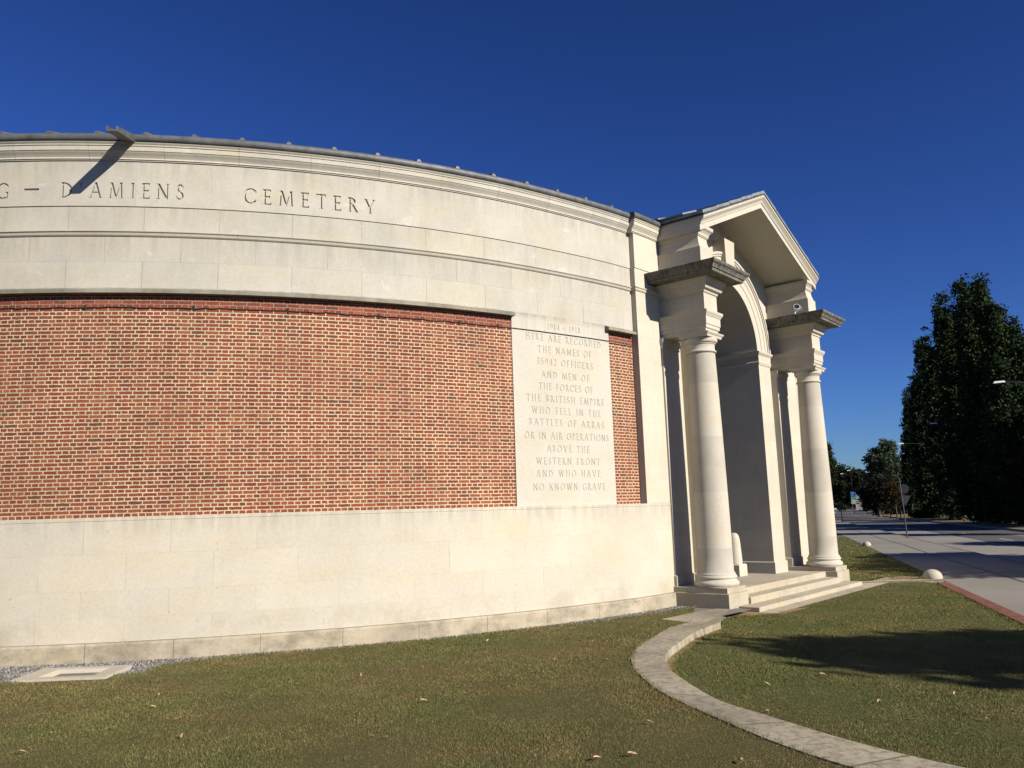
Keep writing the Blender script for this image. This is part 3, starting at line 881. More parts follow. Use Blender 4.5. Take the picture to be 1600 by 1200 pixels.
me.shade_smooth(); me.set_sharp_from_angle(angle=rad(20))
body = bpy.data.objects.new('arch_wall', me); COL.objects.link(body); body.parent = por

def arch_band(r0, r1, y0, y1, b, nseg=36):
    V = []; F = []
    for i in range(nseg + 1):
        a = PI - PI * i / nseg
        for r, y in ((r0, y0), (r1, y0), (r1, y1), (r0, y1)):
            V.append((SM + r * math.cos(a), y, ZC_ + r * math.sin(a)))
    for i in range(nseg):
        for j in range(4):
            j2 = (j + 1) % 4
            F.append((i * 4 + j, i * 4 + j2, (i + 1) * 4 + j2, (i + 1) * 4 + j))
    F.append((3, 2, 1, 0)); F.append(tuple(nseg * 4 + q for q in range(4)))
    b.add(V, F)
av = MB()
arch_band(RIN + .005, 1.90, 1.225, 1.42, av)
arch_band(1.898, 2.12, 1.213, 1.422, av)
arch_band(2.118, 2.26, 1.203, 1.424, av)
arch_band(2.258, 2.31, 1.18, 1.426, av)
arch_band(2.308, 2.37, 1.155, 1.428, av)
av.build('archivolt', SS, body, smooth=25)
ks = MB()
kz0, kz1 = ZC_ + RIN - .02, 8.86
ks.add([(SM - .21, 1.09, kz0), (SM + .21, 1.09, kz0), (SM + .21, 1.43, kz0), (SM - .21, 1.43, kz0), (SM - .285, 1.06, kz1), (SM + .285, 1.06, kz1), (SM + .285, 1.43, kz1), (SM - .285, 1.43, kz1)],
       [(3, 2, 1, 0), (4, 5, 6, 7), (0, 1, 5, 4), (1, 2, 6, 5), (2, 3, 7, 6), (3, 0, 4, 7)])
ks.build('keystone', SS, body)
for sg in (-1, 1):
    xi = SM + sg * RIN; xo = SM + sg * 2.38
    x0, x1 = min(xi, xo), max(xi, xo)
    ii = -1 if sg > 0 else 1          # direction of the opening
    # pier face, its base, and the impost that runs into the passage
    MB().box(x0, x1, 1.22, 1.3995, .2768, 5.80).build('pier', SP, body, boxuv=(1.4, .47))
    def grow(g): return (x0 - g, x1 + g)
    g = .035
    MB().stack([(.2775, x0 - g, x1 + g, 1.185, 5.62), (.56, x0 - g, x1 + g, 1.185, 5.62), (.585, x0 - .006, x1 + .006, 1.21, 5.62)]).build('pier_base', SP, body, boxuv=(3, .9))
    MB().stack([(5.80, x0 - .012, x1 + .012, 1.205, 5.62), (5.83, x0 - .02, x1 + .02, 1.20, 5.62), (5.87, x0 - .035, x1 + .035, 1.185, 5.62), (5.90, x0 - .02, x1 + .02, 1.20, 5.62), (6.06, x0 - .024, x1 + .024, 1.195, 5.62), (6.09, x0 - .05, x1 + .05, 1.17, 5.62), (6.13, x0 - .075, x1 + .075, 1.145, 5.62), (6.165, x0 - .075, x1 + .075, 1.145, 5.62)]).build('impost', SP, body, boxuv=(2, .9))

# gable: soffit slab with moulded raking front and slate coping
S_END = 3.475
gprof = [(0.0, .145), (.13, .145), (.135, .125), (.165, .125), (.17, .118), (.20, .105), (.245, .065), (.26, .06), (.265, .045), (.325, .04), (.325, 6.2), (0.0, 6.2)]
gab = MB()
m = len(gprof)
V = []; F = []
for s_ in (SM - S_END, SM, SM + S_END):
    for h_, y_ in gprof:
        V.append((s_, y_, zsof(s_) + h_))
for i in range(2):
    for j in range(m):
        j2 = (j + 1) % m
        F.append((i * m + j, (i + 1) * m + j, (i + 1) * m + j2, i * m + j2))
F.append(tuple(range(m))); F.append(tuple(reversed(range(2 * m, 3 * m))))
gab.add(V, F)
gable = gab.build('gable', SS, por)
# lead edge strip then slates
lead = MB()
for sg in (-1, 1):
    xs = [SM, SM + sg * (S_END + .03)]
    V = []
    for s_ in xs:
        for h_, y_ in ((.3255, .02), (.352, .02), (.352, 6.2), (.3255, 6.2)):
            V.append((s_, y_, zsof(s_) + h_))
    lead.add(V, [(0, 1, 5, 4), (1, 2, 6, 5), (2, 3, 7, 6), (3, 0, 4, 7), (0, 3, 2, 1), (4, 5, 6, 7)])
lead.build('lead_flashing', M['roof_edge'], gable)
for sg in (-1, 1):
    nsl = 5
    for i in range(nsl):
        a0 = S_END * i / nsl + (.0 if i else .0); a1 = S_END * (i + 1) / nsl + .035
        lift = .018 * (i % 2) + .004 * i
        V = []
        for s_, lf in ((SM + sg * a0, .004), (SM + sg * a1, .02)):
            for h_, y_ in ((.353 + lf, .035), (.425 + lf, .035), (.425 + lf, 6.2), (.353 + lf, 6.2)):
                V.append((s_, y_, zsof(s_) + h_))
        MB().add(V, [(0, 1, 5, 4), (1, 2, 6, 5), (2, 3, 7, 6), (3, 0, 4, 7), (0, 3, 2, 1), (4, 5, 6, 7)]).build('roof_slate', M['slate'], gable)
# slates along the eaves, each a little askew
for sg in (-1, 1):
    for i in range(5):
        y0 = .5 + i * .62
        s_ = SM + sg * (S_END - .05)
        lf = (.03, .07, .02, .055, .03)[i]
        V = []
        for q, hh in ((S_END - .62, .44), (S_END + .06, .44 + lf)):
            for h_, y_ in ((hh - .01, y0), (hh + .03, y0 + .02), (hh + .03, y0 + .58), (hh - .01, y0 + .6)):
                ss = SM + sg * q
                V.append((ss, y_, zsof(ss) + h_))
        MB().add(V, [(0, 1, 5, 4), (1, 2, 6, 5), (2, 3, 7, 6), (3, 0, 4, 7), (0, 3, 2, 1), (4, 5, 6, 7)]).build('roof_slate', M['slate'], gable)

def pw(s, d, z):     # portico frame -> world (d outward)
    a = rad(40)
    return (OX + s * math.sin(a) + d * math.cos(a), OY + s * math.cos(a) - d * math.sin(a), z)

# guard stone inside the arch
gs = empty('guard_stone', pw(4.33, -1.85, .277), rad(50), 'tapered pale guard stone with rounded top standing in the shaded archway', 'guard stone')
MB().stack([(0, -.23, .23, -.2, .2), (.27, -.23, .23, -.2, .2), (.30, -.205, .205, -.175, .175)]).build('base', SS, gs)
MB().lathe([(.175, .30), (.17, .5), (.15, .84), (.135, .96), (.112, 1.03), (.075, 1.07), (.025, 1.085)], n=28).build('shaft', SS, gs, smooth=50)

# twin floodlight on the right cornice slab
fl = empty('floodlight', pw(6.10, -.42, 7.166), rad(50), 'small white twin-headed floodlight sitting on the right cornice slab', 'floodlight')
MB().lathe([(.05, 0), (.05, .02), (.018, .03), (.018, .12)], n=12).build('bracket', M['white_paint'], fl, smooth=40)
def lamp_head(off, aim, parent):
    a = Vector(aim).normalized()
    p0 = Vector(off)
    h = MB().tube([p0, p0 + a * .10, p0 + a * .15, p0 + a * .20], .05, 14)
    # flared front
    for i, vv in enumerate(h.v):
        k_ = i // 14
        c_ = [p0, p0 + a * .10, p0 + a * .15, p0 + a * .20][min(k_, 3)]
        s_ = (.7, 1.0, 1.5, 1.75)[min(k_, 3)]
        h.v[i] = tuple(c_ + (Vector(vv) - c_) * s_)
    o = h.build('lamp_head', M['white_paint'], parent, smooth=40)
    MB().tube([p0 + a * .198, p0 + a * .204], .076, 14).build('lens', M['glass_dark'], o)
lamp_head((-.02, -.02, .12), (-.75, -.55, .35), fl)
lamp_head((.06, .02, .11), (.35, -.8, .45), fl)

# thin cable along the brick, clipped to the wall
cpts = []
kr = random.Random(3)
for i in range(170):
    th = TH0 + (-44.6 - TH0) * i / 169
    z = 5.515 + (kr.uniform(-.010, .010) if th < -57 else 0)
    a = rad(th)
    rr = RU + ease(th) + (.012 if th > -56.9 and th < -47.2 else -.004)
    cpts.append((CX + rr * math.cos(a), CY + rr * math.sin(a), z))
cb = bpy.data.objects.new('cable', None)
cab = MB().tube([tuple(np.array(p) - np.array((-4.3, 13.2, 0))) for p in cpts], .0085, 6)
cabo = cab.build('cable', M['cable'], None, smooth=60, loc=(-4.3, 13.2, 0))
bpy.data.objects.remove(cb)
cabo.name = 'cable'
tag(cabo, 'thin black cable strung level across the top of the brick panel and inscription', 'cable')
for th in (-84.5, -78.2, -72.6, -66.8, -61.1, -58.0):
    a = rad(th)
    c = np.array((CX + (RU - .01) * math.cos(a) + 4.3, CY + (RU - .01) * math.sin(a) - 13.2, 5.53))
    MB().box(c[0] - .01, c[0] + .01, c[1] - .02, c[1] + .015, c[2] - .05, c[2] + .035).build('cable_clip', M['cable'], cabo)

# ------------------------------------------------------------------ the ground
def sheet(name, poly, z, mat, kind='structure', thick=None, uv=None):
    b = MB()
    if thick: b.prism(poly, z - thick, z)
    else: b.add([(x, y, z) for x, y in poly], [tuple(range(len(poly)))])
    o = b.build(name, mat, None, boxuv=uv)
    tag(o, kind=kind)
    return o
G0 = -.27
sheet('ground', [(-3000, -3000), (3000, -3000), (3000, 3000), (-3000, 3000)], G0, M['ground'])

# road frame: a along the road, b to its right, measured from the lawn edge
RA = rad(17.6)
def _heading(a):
    q = min(1, max(0, (a - 62) / 130))
    return RA + rad(4.4) * q * q * (3 - 2 * q)
_AXS = [(0.0, 0.0)]
for _i in range(900):
    _h = _heading(_i + .5)
    _AXS.append((_AXS[-1][0] + math.sin(_h), _AXS[-1][1] + math.cos(_h)))
def ab(a, b):          # the street bends gently to the right in the distance
    h = _heading(a)
    if a <= 0: x, y = a * math.sin(RA), a * math.cos(RA)
    else:
        i = min(int(a), 899); f = a - i
        x = _AXS[i][0] + (_AXS[i + 1][0] - _AXS[i][0]) * f; y = _AXS[i][1] + (_AXS[i + 1][1] - _AXS[i][1]) * f
    return (11.4 + x + b * math.cos(h), 22.4 + y - b * math.sin(h))
def strip(name, b0, b1, a0, a1, z, mat, thick=.2):
    aa = [a0] + [float(q) for q in range(int(max(a0, 0)) // 8 * 8 + 8, int(a1), 8)] + [a1]
    V = []; F = []
    for a_ in aa:
        for b_, z_ in ((b0, z - thick), (b0, z), (b1, z), (b1, z - thick)): V.append((*ab(a_, b_), z_))
    for i in range(len(aa) - 1):
        for j in range(4):
            j2 = (j + 1) % 4
            F.append((i * 4 + j, i * 4 + j2, (i + 1) * 4 + j2, (i + 1) * 4 + j))
    F.append((0, 1, 2, 3)); F.append(tuple(len(V) - 4 + q for q in (3, 2, 1, 0)))
    return tag(MB().add(V, F).build(name, mat, None), kind='structure')
strip('pavement', -.02, 3.28, -40, 600, -.10, M['pavement'], .2)
strip('kerb', 3.28, 3.45, -40, 600, -.095, M['kerbstone'], .2)
strip('road', 3.40, 11.9, -40, 880, -.215, M['road'], .03)
strip('lay_by', 3.45, 6.6, -40, 62, -.211, M['layby'], .02)
strip('second_road', 16.6, 24.5, -40, 880, -.215, M['road'], .03)
strip('kerb', 11.75, 11.93, -40, 600, -.085, M['kerbstone'], .2)
strip('verge', 11.93, 16.5, -40, 600, -.09, M['verge'], .2)
strip('kerb', 16.5, 16.66, -40, 600, -.085, M['kerbstone'], .2)
strip('far_verge', 24.5, 60, -40, 600, -.12, M['verge'], .2)
strip('left_verge', -60, -.03, 62, 600, -.12, M['verge'], .2)
mk = MB()
for i in range(-3, 22):
    a0 = 36.7 + 10.2 * i
    q = [ab(a0, 7.85), ab(a0, 7.98), ab(a0 + 3.0, 7.98), ab(a0 + 3.0, 7.85)]
    mk.add([(x, y, -.211) for x, y in q], [(0, 1, 2, 3)])
for b0 in (3.62, 11.55):
    for a_ in range(60, 400, 8):
        q = [ab(a_, b0), ab(a_, b0 + .1), ab(a_ + 8, b0 + .1), ab(a_ + 8, b0)]
        mk.add([(x, y, -.211) for x, y in q], [(0, 1, 2, 3)])
tag(mk.build('road_markings', M['marking'], None), kind='structure')
seam = MB()
sr = random.Random(4)
def seam_line(p0, p1, w=.03, z=-.093, wob=.05):
    n_ = 14
    P = [np.array(p0) + (np.array(p1) - np.array(p0)) * i / n_ + np.array([sr.gauss(0, wob), sr.gauss(0, wob)]) * (0 < i < n_) for i in range(n_ + 1)]
    for p, q in zip(P[:-1], P[1:]):
        d = (q - p) / np.linalg.norm(q - p); m_ = np.array([-d[1], d[0]]) * w
        seam.add([(*(p - m_), z), (*(q - m_), z), (*(q + m_), z), (*(p + m_), z)], [(0, 1, 2, 3)])
for a_ in (2.5, 11.8, 22.4, 36, 51): seam_line(ab(a_, .02), ab(a_ + .6, 3.25))
seam_line(ab(-8, 1.7), ab(60, 1.6), .02)
for a_ in (9, 24.5, 33, 47): seam_line(ab(a_, 3.5), ab(a_ + .5, 6.5), .03, -.207)
seam_line(ab(0, 6.6), ab(62, 6.6), .05, -.206)
tag(seam.build('tar_seams', M['road_edge'] if 'road_edge' in M else M['cable'], None), kind='structure')
patchb = MB()
for a_, b_, la, lb in ((16, 8.4, 6, 1.3), (31, 9.6, 5, 1.6), (5, 7.5, 7, 1.1)):
    patchb.add([(*ab(a_, b_), -.212), (*ab(a_, b_ + lb), -.212), (*ab(a_ + la, b_ + lb), -.212), (*ab(a_ + la, b_), -.212)], [(0, 1, 2, 3)])
tag(patchb.build('road_patch', M['kerbstone'], None), kind='structure')
sheet('red_kerb', [ab(-40, -.32), ab(-40, -.05), ab(-.6, -.05), ab(-.6, -.32)], -.075, M['kerb_red'], thick=.2)

# curved stone edging between the upper lawn (z 0) and the sunk lawn (z -.1)
OUT = [(3.02, 15.07), (2.55, 14.45), (2.12, 13.5), (1.72, 12.5), (1.53, 11.72), (1.455, 11.0), (1.467, 10.306), (1.576, 9.371), (1.871, 8.281), (2.243, 7.186), (2.75, 6.3), (3.5, 5.4), (4.6, 4.5), (6.2, 3.7), (8.5, 3.0), (13, 2.5)]
INN = [(3.55, 14.90), (2.98, 14.05), (2.50, 13.05), (2.12, 12.15), (1.965, 11.55), (1.895, 11.0), (1.895, 10.4), (2.06, 9.056), (2.37, 8.299), (2.802, 7.35), (3.30, 6.60), (4.0, 5.85), (5.0, 5.1), (6.5, 4.4), (8.7, 3.75), (13, 3.2)]
def spline(P, n=6):
    P = [np.array(p, float) for p in P]
    out = []
    for i in range(len(P) - 1):
        p0 = P[max(i - 1, 0)]; p1 = P[i]; p2 = P[i + 1]; p3 = P[min(i + 2, len(P) - 1)]
        for k_ in range(n):
            t_ = k_ / n
            out.append(.5 * ((2 * p1) + (-p0 + p2) * t_ + (2 * p0 - 5 * p1 + 4 * p2 - p3) * t_ ** 2 + (-p0 + 3 * p1 - 3 * p2 + p3) * t_ ** 3))
    out.append(P[-1])
    return out
so, si = spline(OUT), spline(INN)
V = []; UVs = []; acc = 0
for i, (o_, i_) in enumerate(zip(so, si)):
    if i: acc += np.linalg.norm((so[i] + si[i] - so[i - 1] - si[i - 1]) / 2)
    for (p, z, v) in ((o_, -.3, 0.2), (o_, .012, .25), (i_, .012, .75), (i_, -.3, .8)):
        V.append((p[0], p[1], z)); UVs.append((acc / 1.35, v))
nP = len(so); F = []
for i in range(nP - 1):
    for j in range(4):
        j2 = (j + 1) % 4
        F.append((i * 4 + j, i * 4 + j2, (i + 1) * 4 + j2, (i + 1) * 4 + j))
F.append((0, 1, 2, 3)); F.append(tuple(nP * 4 - 4 + q for q in (3, 2, 1, 0)))
eb = MB(); eb.v = V; eb.f = F
tag(eb.build('path', M['stone_edging'], None, uvs=UVs), kind='structure')
# flagstone link from the edging to the porch plinth
sheet('flagstone_path', [(2.62, 15.62), (3.02, 15.09), (3.30, 15.0), (3.72, 15.75), (4.22, 16.85), (3.98, 17.0), (3.3, 16.35)], .006, M['stone_edging'], thick=.3, uv=(9, 9))

# upper lawn, with its gravel margin along the wall
def gravel_w(th):      # width of gravel from the plinth, by angle
    return float(np.interp(th, [-118, -92, -88.6, -87.9, -87.0, -86.2, -85.4, -84.9, -84.0, -80.5, -79.6, -79.2, -78.6, -77.4, -76, -74, -70, -60, -54, -50, -46, -43, -40],
                           [.16, .16, .17, .30, .55, .95, 1.30, 1.42, 1.38, 1.24, 1.24, 1.15, .62, .36, .26, .20, .16, .17, .30, .42, .46, .50, .5]))
ths = np.concatenate([np.linspace(-118, -90, 20), np.linspace(-89.7, -75, 80), np.linspace(-74.6, -41.6, 50)])
edge = []
for th in ths:
    r = RD + .07 + gravel_w(th); a = rad(th)
    edge.append((CX + r * math.cos(a), CY + r * math.sin(a)))
lawn_poly = edge + [(3.3, 16.0), (2.62, 15.62)] + [(p[0] - .0, p[1]) for p in so] + [(13, -30), (-40, -30), (-40, 20)]
bm = bmesh.new()
f = bm.faces.new([bm.verts.new((x, y, 0.0)) for x, y in lawn_poly])
ext = bmesh.ops.extrude_face_region(bm, geom=[f])
for e in ext['geom']:
    if isinstance(e, bmesh.types.BMVert): e.co.z = -.26
bmesh.ops.triangulate(bm, faces=[q for q in bm.faces if len(q.verts) > 4])
bmesh.ops.recalc_face_normals(bm, faces=bm.faces[:])
me = bpy.data.meshes.new('lawn'); bm.to_mesh(me); bm.free(); me.materials.append(M['lawn'])
lo = bpy.data.objects.new('lawn', me); COL.objects.link(lo); tag(lo, kind='structure')
# gravel bed sheet
gp = [(CX + (RD - .2) * math.cos(rad(t_)), CY + (RD - .2) * math.sin(rad(t_))) for t_ in np.linspace(-118, -40.5, 60)]
gp2 = [(CX + (RD + 1.7) * math.cos(rad(t_)), CY + (RD + 1.7) * math.sin(rad(t_))) for t_ in np.linspace(-40.5, -118, 60)]
sheet('gravel_bed', gp + gp2, -.02, M['gravel_bed'])
def gravel_stones():
    N = 15000
    th = RNG.uniform(-91, -40.8, N * 3)
    d = RNG.uniform(0, 1.45, N * 3)
    w = np.array([gravel_w(t_) for t_ in th])
    xx = CX + (RD + .075 + d) * np.cos(np.radians(th)); yy = CY + (RD + .075 + d) * np.sin(np.radians(th))
    keep = (d < w + .03) & ~((xx > -6.8) & (xx < -5.52) & (yy > 11.27) & (yy < 12.17))
    th, d = th[keep][:N], d[keep][:N]
    a = np.radians(th); r = RD + .075 + d
    c = np.stack([CX + r * np.cos(a), CY + r * np.sin(a), np.full(len(a), -.008)], 1)
    oct_v = np.array([(1, 0, 0), (0, 1, 0), (-1, 0, 0), (0, -1, 0), (0, 0, 1), (0, 0, -1)], float)
    tri = np.array([(0, 1, 4), (1, 2, 4), (2, 3, 4), (3, 0, 4), (1, 0, 5), (2, 1, 5), (3, 2, 5), (0, 3, 5)])
    n = len(c)
    sz = RNG.uniform(.009, .021, (n, 1, 1)) * RNG.uniform(.6, 1.2, (n, 1, 3))
    rz = RNG.uniform(0, 2 * PI, n)
    v = oct_v[None] * sz + RNG.normal(0, .0025, (n, 6, 3))
    x = v[..., 0] * np.cos(rz)[:, None] - v[..., 1] * np.sin(rz)[:, None]
    y = v[..., 0] * np.sin(rz)[:, None] + v[..., 1] * np.cos(rz)[:, None]
    v = np.stack([x, y, v[..., 2]], 2) + c[:, None, :]
    me = bpy.data.meshes.new('gravel')
    vv = v.reshape(-1, 3); ff = (tri[None] + (np.arange(n) * 6)[:, None, None]).reshape(-1, 3)
    me.vertices.add(len(vv)); me.vertices.foreach_set('co', vv.astype(np.float32).ravel())
    me.loops.add(ff.size); me.loops.foreach_set('vertex_index', ff.astype(np.int32).ravel())
    me.polygons.add(len(ff)); me.polygons.foreach_set('loop_start', np.arange(0, ff.size, 3, dtype=np.int32))
    me.update(calc_edges=True)
    me.materials.append(M['gravel'])
    o = bpy.data.objects.new('gravel', me); COL.objects.link(o); tag(o, kind='stuff')
gravel_stones()

# stone drain slab in the gravel
ds = empty('drain_slab', (-6.15, 11.72, 0), rad(3), 'flat cream stone drain slab with a sunken tray, lying in gravel below the wall', 'drain slab')
slab = MB()
o_ = [(-.62, -.42), (.60, -.42), (.60, .44), (-.62, .44)]; i_ = [(-.36, -.26), (.36, -.26), (.36, .30), (-.36, .30)]
V = [(x, y, -.12) for x, y in o_] + [(x, y, .035) for x, y in o_] + [(x, y, .03) for x, y in i_] + [(x * .8, y * .8, -.035) for x, y in i_]
F = [(3, 2, 1, 0)] + [(i, (i + 1) % 4, 4 + (i + 1) % 4, 4 + i) for i in range(4)] + [(4 + i, 4 + (i + 1) % 4, 8 + (i + 1) % 4, 8 + i) for i in range(4)] + [(8 + i, 8 + (i + 1) % 4, 12 + (i + 1) % 4, 12 + i) for i in range(4)] + [(12, 13, 14, 15)]
slab.add(V, F).build('slab', M['stone_white'], ds)
MB().box(-.30, .30, -.44, -.405, -.1, .0).build('lip', M['stone_weathered'], ds)

# sunk lawn to the right of the edging, up to the porch and the red kerb
rl = [tuple(p) for p in si] + [(30, 3.2), (20, -12)] + [ab(-36, -.3), ab(-.2, -.3)]
fr_ = [pw(7.6, 1.3, 0)[:2], pw(8.6, .2, 0)[:2], pw(7.3, -.2, 0)[:2], pw(.2, -.2, 0)[:2], pw(-.35, .3, 0)[:2]]
rl_poly = [tuple(p) for p in si[:-2]] + [ab(-22, -.33), ab(-.6, -.33)] + [pw(9.6, .1, 0)[:2], pw(7.3, -.2, 0)[:2], pw(.0, -.2, 0)[:2], (4.0, 16.6)]
bm = bmesh.new()
f = bm.faces.new([bm.verts.new((x, y, -.10)) for x, y in rl_poly])
bmesh.ops.triangulate(bm, faces=[f]); bmesh.ops.recalc_face_normals(bm, faces=bm.faces[:])
me = bpy.data.meshes.new('sunk_lawn'); bm.to_mesh(me); bm.free(); me.materials.append(M['lawn_green'])
lo2 = bpy.data.objects.new('sunk_lawn', me); COL.objects.link(lo2); tag(lo2, kind='structure')
# paving strip at the foot of the steps, bare soil by the plinth
sheet('step_foot_paving', [pw(.30, .46, 0)[:2], pw(.42, .82, 0)[:2], pw(9.2, .85, 0)[:2], pw(9.4, .3, 0)[:2], pw(6.9, .3, 0)[:2]], -.088, M['stone_step'], uv=(1.6, 1.6))
sheet('bare_soil', [pw(-.25, -.1, 0)[:2], pw(-.15, .45, 0)[:2], pw(.5, .95, 0)[:2], pw(1.6, 1.0, 0)[:2], pw(1.0, .4, 0)[:2], pw(.3, -.05, 0)[:2]], -.094, M['soil'])
sheet('soil_patch', [pw(8.3, .9, 0)[:2], pw(9.6, 1.15, 0)[:2], pw(10.0, .55, 0)[:2], pw(9.0, .45, 0)[:2]], -.084, M['soil'])
# soil slot along the inside of the edging
ss = []
for p, q in zip(si[:44], so[:44]):
    d = (p - q) / np.linalg.norm(p - q); ss.append(p + d * .12)
sheet('soil_strip', [tuple(p - (p - q) / np.linalg.norm(p - q) * .05) for p, q in zip(si[:44], so[:44])] + [tuple(p) for p in ss[::-1]], -.094, M['soil'])
# stone margin from the porch to the pavement, and the lawn beyond it
sheet('stone_margin', [pw(7.27, .05, 0)[:2], pw(7.27, -.25, 0)[:2], ab(.55, -.02), ab(.0, -.02)], -.065, M['stone_edging'], thick=.2, uv=(9, 9))
fl_poly = [pw(7.27, -.26, 0)[:2], ab(.6, -.03), ab(34, -.03), ab(34, -14), pw(12, -14, 0)[:2], pw(7.6, -1.2, 0)[:2]]
sheet('side_lawn', fl_poly, -.10, M['lawn_green'])
sheet('far_margin', [ab(34, -14), ab(34, -.03), ab(34.7, -.03), ab(34.7, -14)], -.06, M['stone_edging'], thick=.2, uv=(9, 9))
sheet('rear_lawn', [ab(34.7, -.03), ab(62, -.03), ab(62, -60), ab(34.7, -60)], -.12, M['lawn'])

# ------------------------------------------------------------------ grass blades
def poly_mask(px, py, poly):
    inside = np.zeros(len(px), bool)
    n = len(poly); j = n - 1
    for i in range(n):
        xi, yi = poly[i]; xj, yj = poly[j]
        if yi != yj:
            c = ((yi > py) != (yj > py)) & (px < (xj - xi) * (py - yi) / (yj - yi) + xi)
            inside ^= c
        j = i
    return inside
def grass(name, poly, z, bbox, dens, mat, hmin, hmax, w, holes=()):
    x0, x1, y0, y1 = bbox
    N = int((x1 - x0) * (y1 - y0) * dens)
    px = RNG.uniform(x0, x1, N); py = RNG.uniform(y0, y1, N)
    dist = np.hypot(px, py)
    az = np.degrees(np.arctan2(px, py))
    m = (np.abs(az) < 43) & (RNG.uniform(0, 1, N) < np.clip((9.0 / dist) ** 1.1, .12, 1.0))
    m &= poly_mask(px, py, poly)
    for h in holes: m &= ~poly_mask(px, py, h)
    px, py, dist = px[m], py[m], dist[m]
    n = len(px)
    # tufts: height varies in patches
    hh = RNG.uniform(hmin, hmax, n) * (1 + .35 * np.sin(px * 2.1 + 1.3) * np.cos(py * 1.7))
    ww = w * np.clip(dist / 8, .8, 2.2) * RNG.uniform(.6, 1.3, n)
    az_ = RNG.uniform(0, 2 * PI, n)
    lean = RNG.normal(0, .55, n) * hh
    lx, ly = np.cos(az_) * lean, np.sin(az_) * lean
    b_az = RNG.uniform(0, 2 * PI, n)
    bx, by = np.cos(b_az) * ww / 2, np.sin(b_az) * ww / 2
    zz = np.full(n, z - .004)
    co = np.empty((n, 3, 3))
    co[:, 0] = np.stack([px - bx, py - by, zz], 1)
    co[:, 1] = np.stack([px + bx, py + by, zz], 1)
    co[:, 2] = np.stack([px + lx, py + ly, zz + hh], 1)
    o = raw_mesh(name, co.reshape(-1, 3), 3, mat)
    tag(o, kind='stuff')
    return o
def tufts(name, pts, z, mat, hmin, hmax, spread, per, w=.006):
    pts = np.asarray(pts, float)
    n = len(pts) * per
    px = np.repeat(pts[:, 0], per) + RNG.normal(0, spread, n); py = np.repeat(pts[:, 1], per) + RNG.normal(0, spread, n)
    hh = RNG.uniform(hmin, hmax, n); aa = RNG.uniform(0, 2 * PI, n); ln = RNG.uniform(.2, 1.0, n) * hh; ba = RNG.uniform(0, 2 * PI, n)
    ww = w * np.clip(np.hypot(px, py) / 8, .8, 2) / 2
    co = np.empty((n, 3, 3)); zz = np.full(n, z - .004)
    co[:, 0] = np.stack([px - np.cos(ba) * ww, py - np.sin(ba) * ww, zz], 1)
    co[:, 1] = np.stack([px + np.cos(ba) * ww, py + np.sin(ba) * ww, zz], 1)
    co[:, 2] = np.stack([px + np.cos(aa) * ln, py + np.sin(aa) * ln, zz + hh], 1)
    return tag(raw_mesh(name, co.reshape(-1, 3), 3, mat), kind='stuff')
slab_hole = [(-6.8, 11.25), (-5.5, 11.25), (-5.5, 12.2), (-6.8, 12.2)]
grass('grass', lawn_poly, 0.0, (-8.6, 3.6, 5.6, 18.0), 6200, M['blade'], .009, .023, .0060, holes=[slab_hole])
foot = [pw(.30, .2, 0)[:2], pw(.25, .62, 0)[:2], pw(.9, .80, 0)[:2], pw(9.0, .80, 0)[:2], pw(9.2, -.3, 0)[:2], pw(.3, -.3, 0)[:2]]
soilh = [pw(-.2, 0, 0)[:2], pw(-.05, .35, 0)[:2], pw(.55, .85, 0)[:2], pw(1.3, .85, 0)[:2], pw(1.0, .3, 0)[:2]]
soilh2 = [pw(8.5, .85, 0)[:2], pw(9.5, 1.05, 0)[:2], pw(9.8, .6, 0)[:2], pw(9.0, .5, 0)[:2]]
slot = [tuple(p) for p in si[:30]] + [tuple(p) for p in ss[:30][::-1]]
grass('grass', rl_poly, -.10, (1.8, 12, 5.4, 23.5), 5600, M['blade_green'], .009, .023, .0060, holes=[foot, soilh, soilh2, slot])
grass('grass', fl_poly, -.10, (8, 24, 21, 60), 1300, M['blade_green'], .02, .05, .010)

# ragged grass creeping over the edging, the gravel line and the red kerb; coarser tufts in the turf
def along(P, step, off):
    out = []
    for p, q in zip(P[:-1], P[1:]):
        p, q = np.array(p, float), np.array(q, float); L_ = np.linalg.norm(q - p)
        nrm = np.array([-(q - p)[1], (q - p)[0]]) / max(L_, 1e-6)
        for t_ in np.arange(0, L_, step):
            if RNG.uniform() < .75: out.append(p + (q - p) * t_ / L_ + nrm * (off + RNG.normal(0, .012)))
    return out
e1 = along([tuple(p) for p in so if p[1] > 5.5], .035, .01)
e2 = along([e for e in edge if e[1] < 18], .03, .015)
tufts('edge_grass', e1 + e2, .0, M['blade'], .02, .055, .018, 9)
e3 = along([tuple(p) for p in ss if p[1] > 5.5], .04, -.02)
e4 = along([ab(-22, -.34), ab(-.6, -.34)], .05, .01)
tufts('edge_grass', e3 + e4, -.10, M['blade_green'], .02, .06, .02, 9)
cl = RNG.uniform((-8, 6), (3, 15), (420, 2)); cl = cl[poly_mask(cl[:, 0], cl[:, 1], lawn_poly)]
tufts('coarse_tufts', cl[:150], 0, M['blade'], .02, .045, .05, 26)
cr = RNG.uniform((2, 6), (11, 22), (520, 2)); cr = cr[poly_mask(cr[:, 0], cr[:, 1], rl_poly)]
tufts('coarse_tufts', cr[:170], -.1, M['blade_green'], .02, .045, .05, 26)

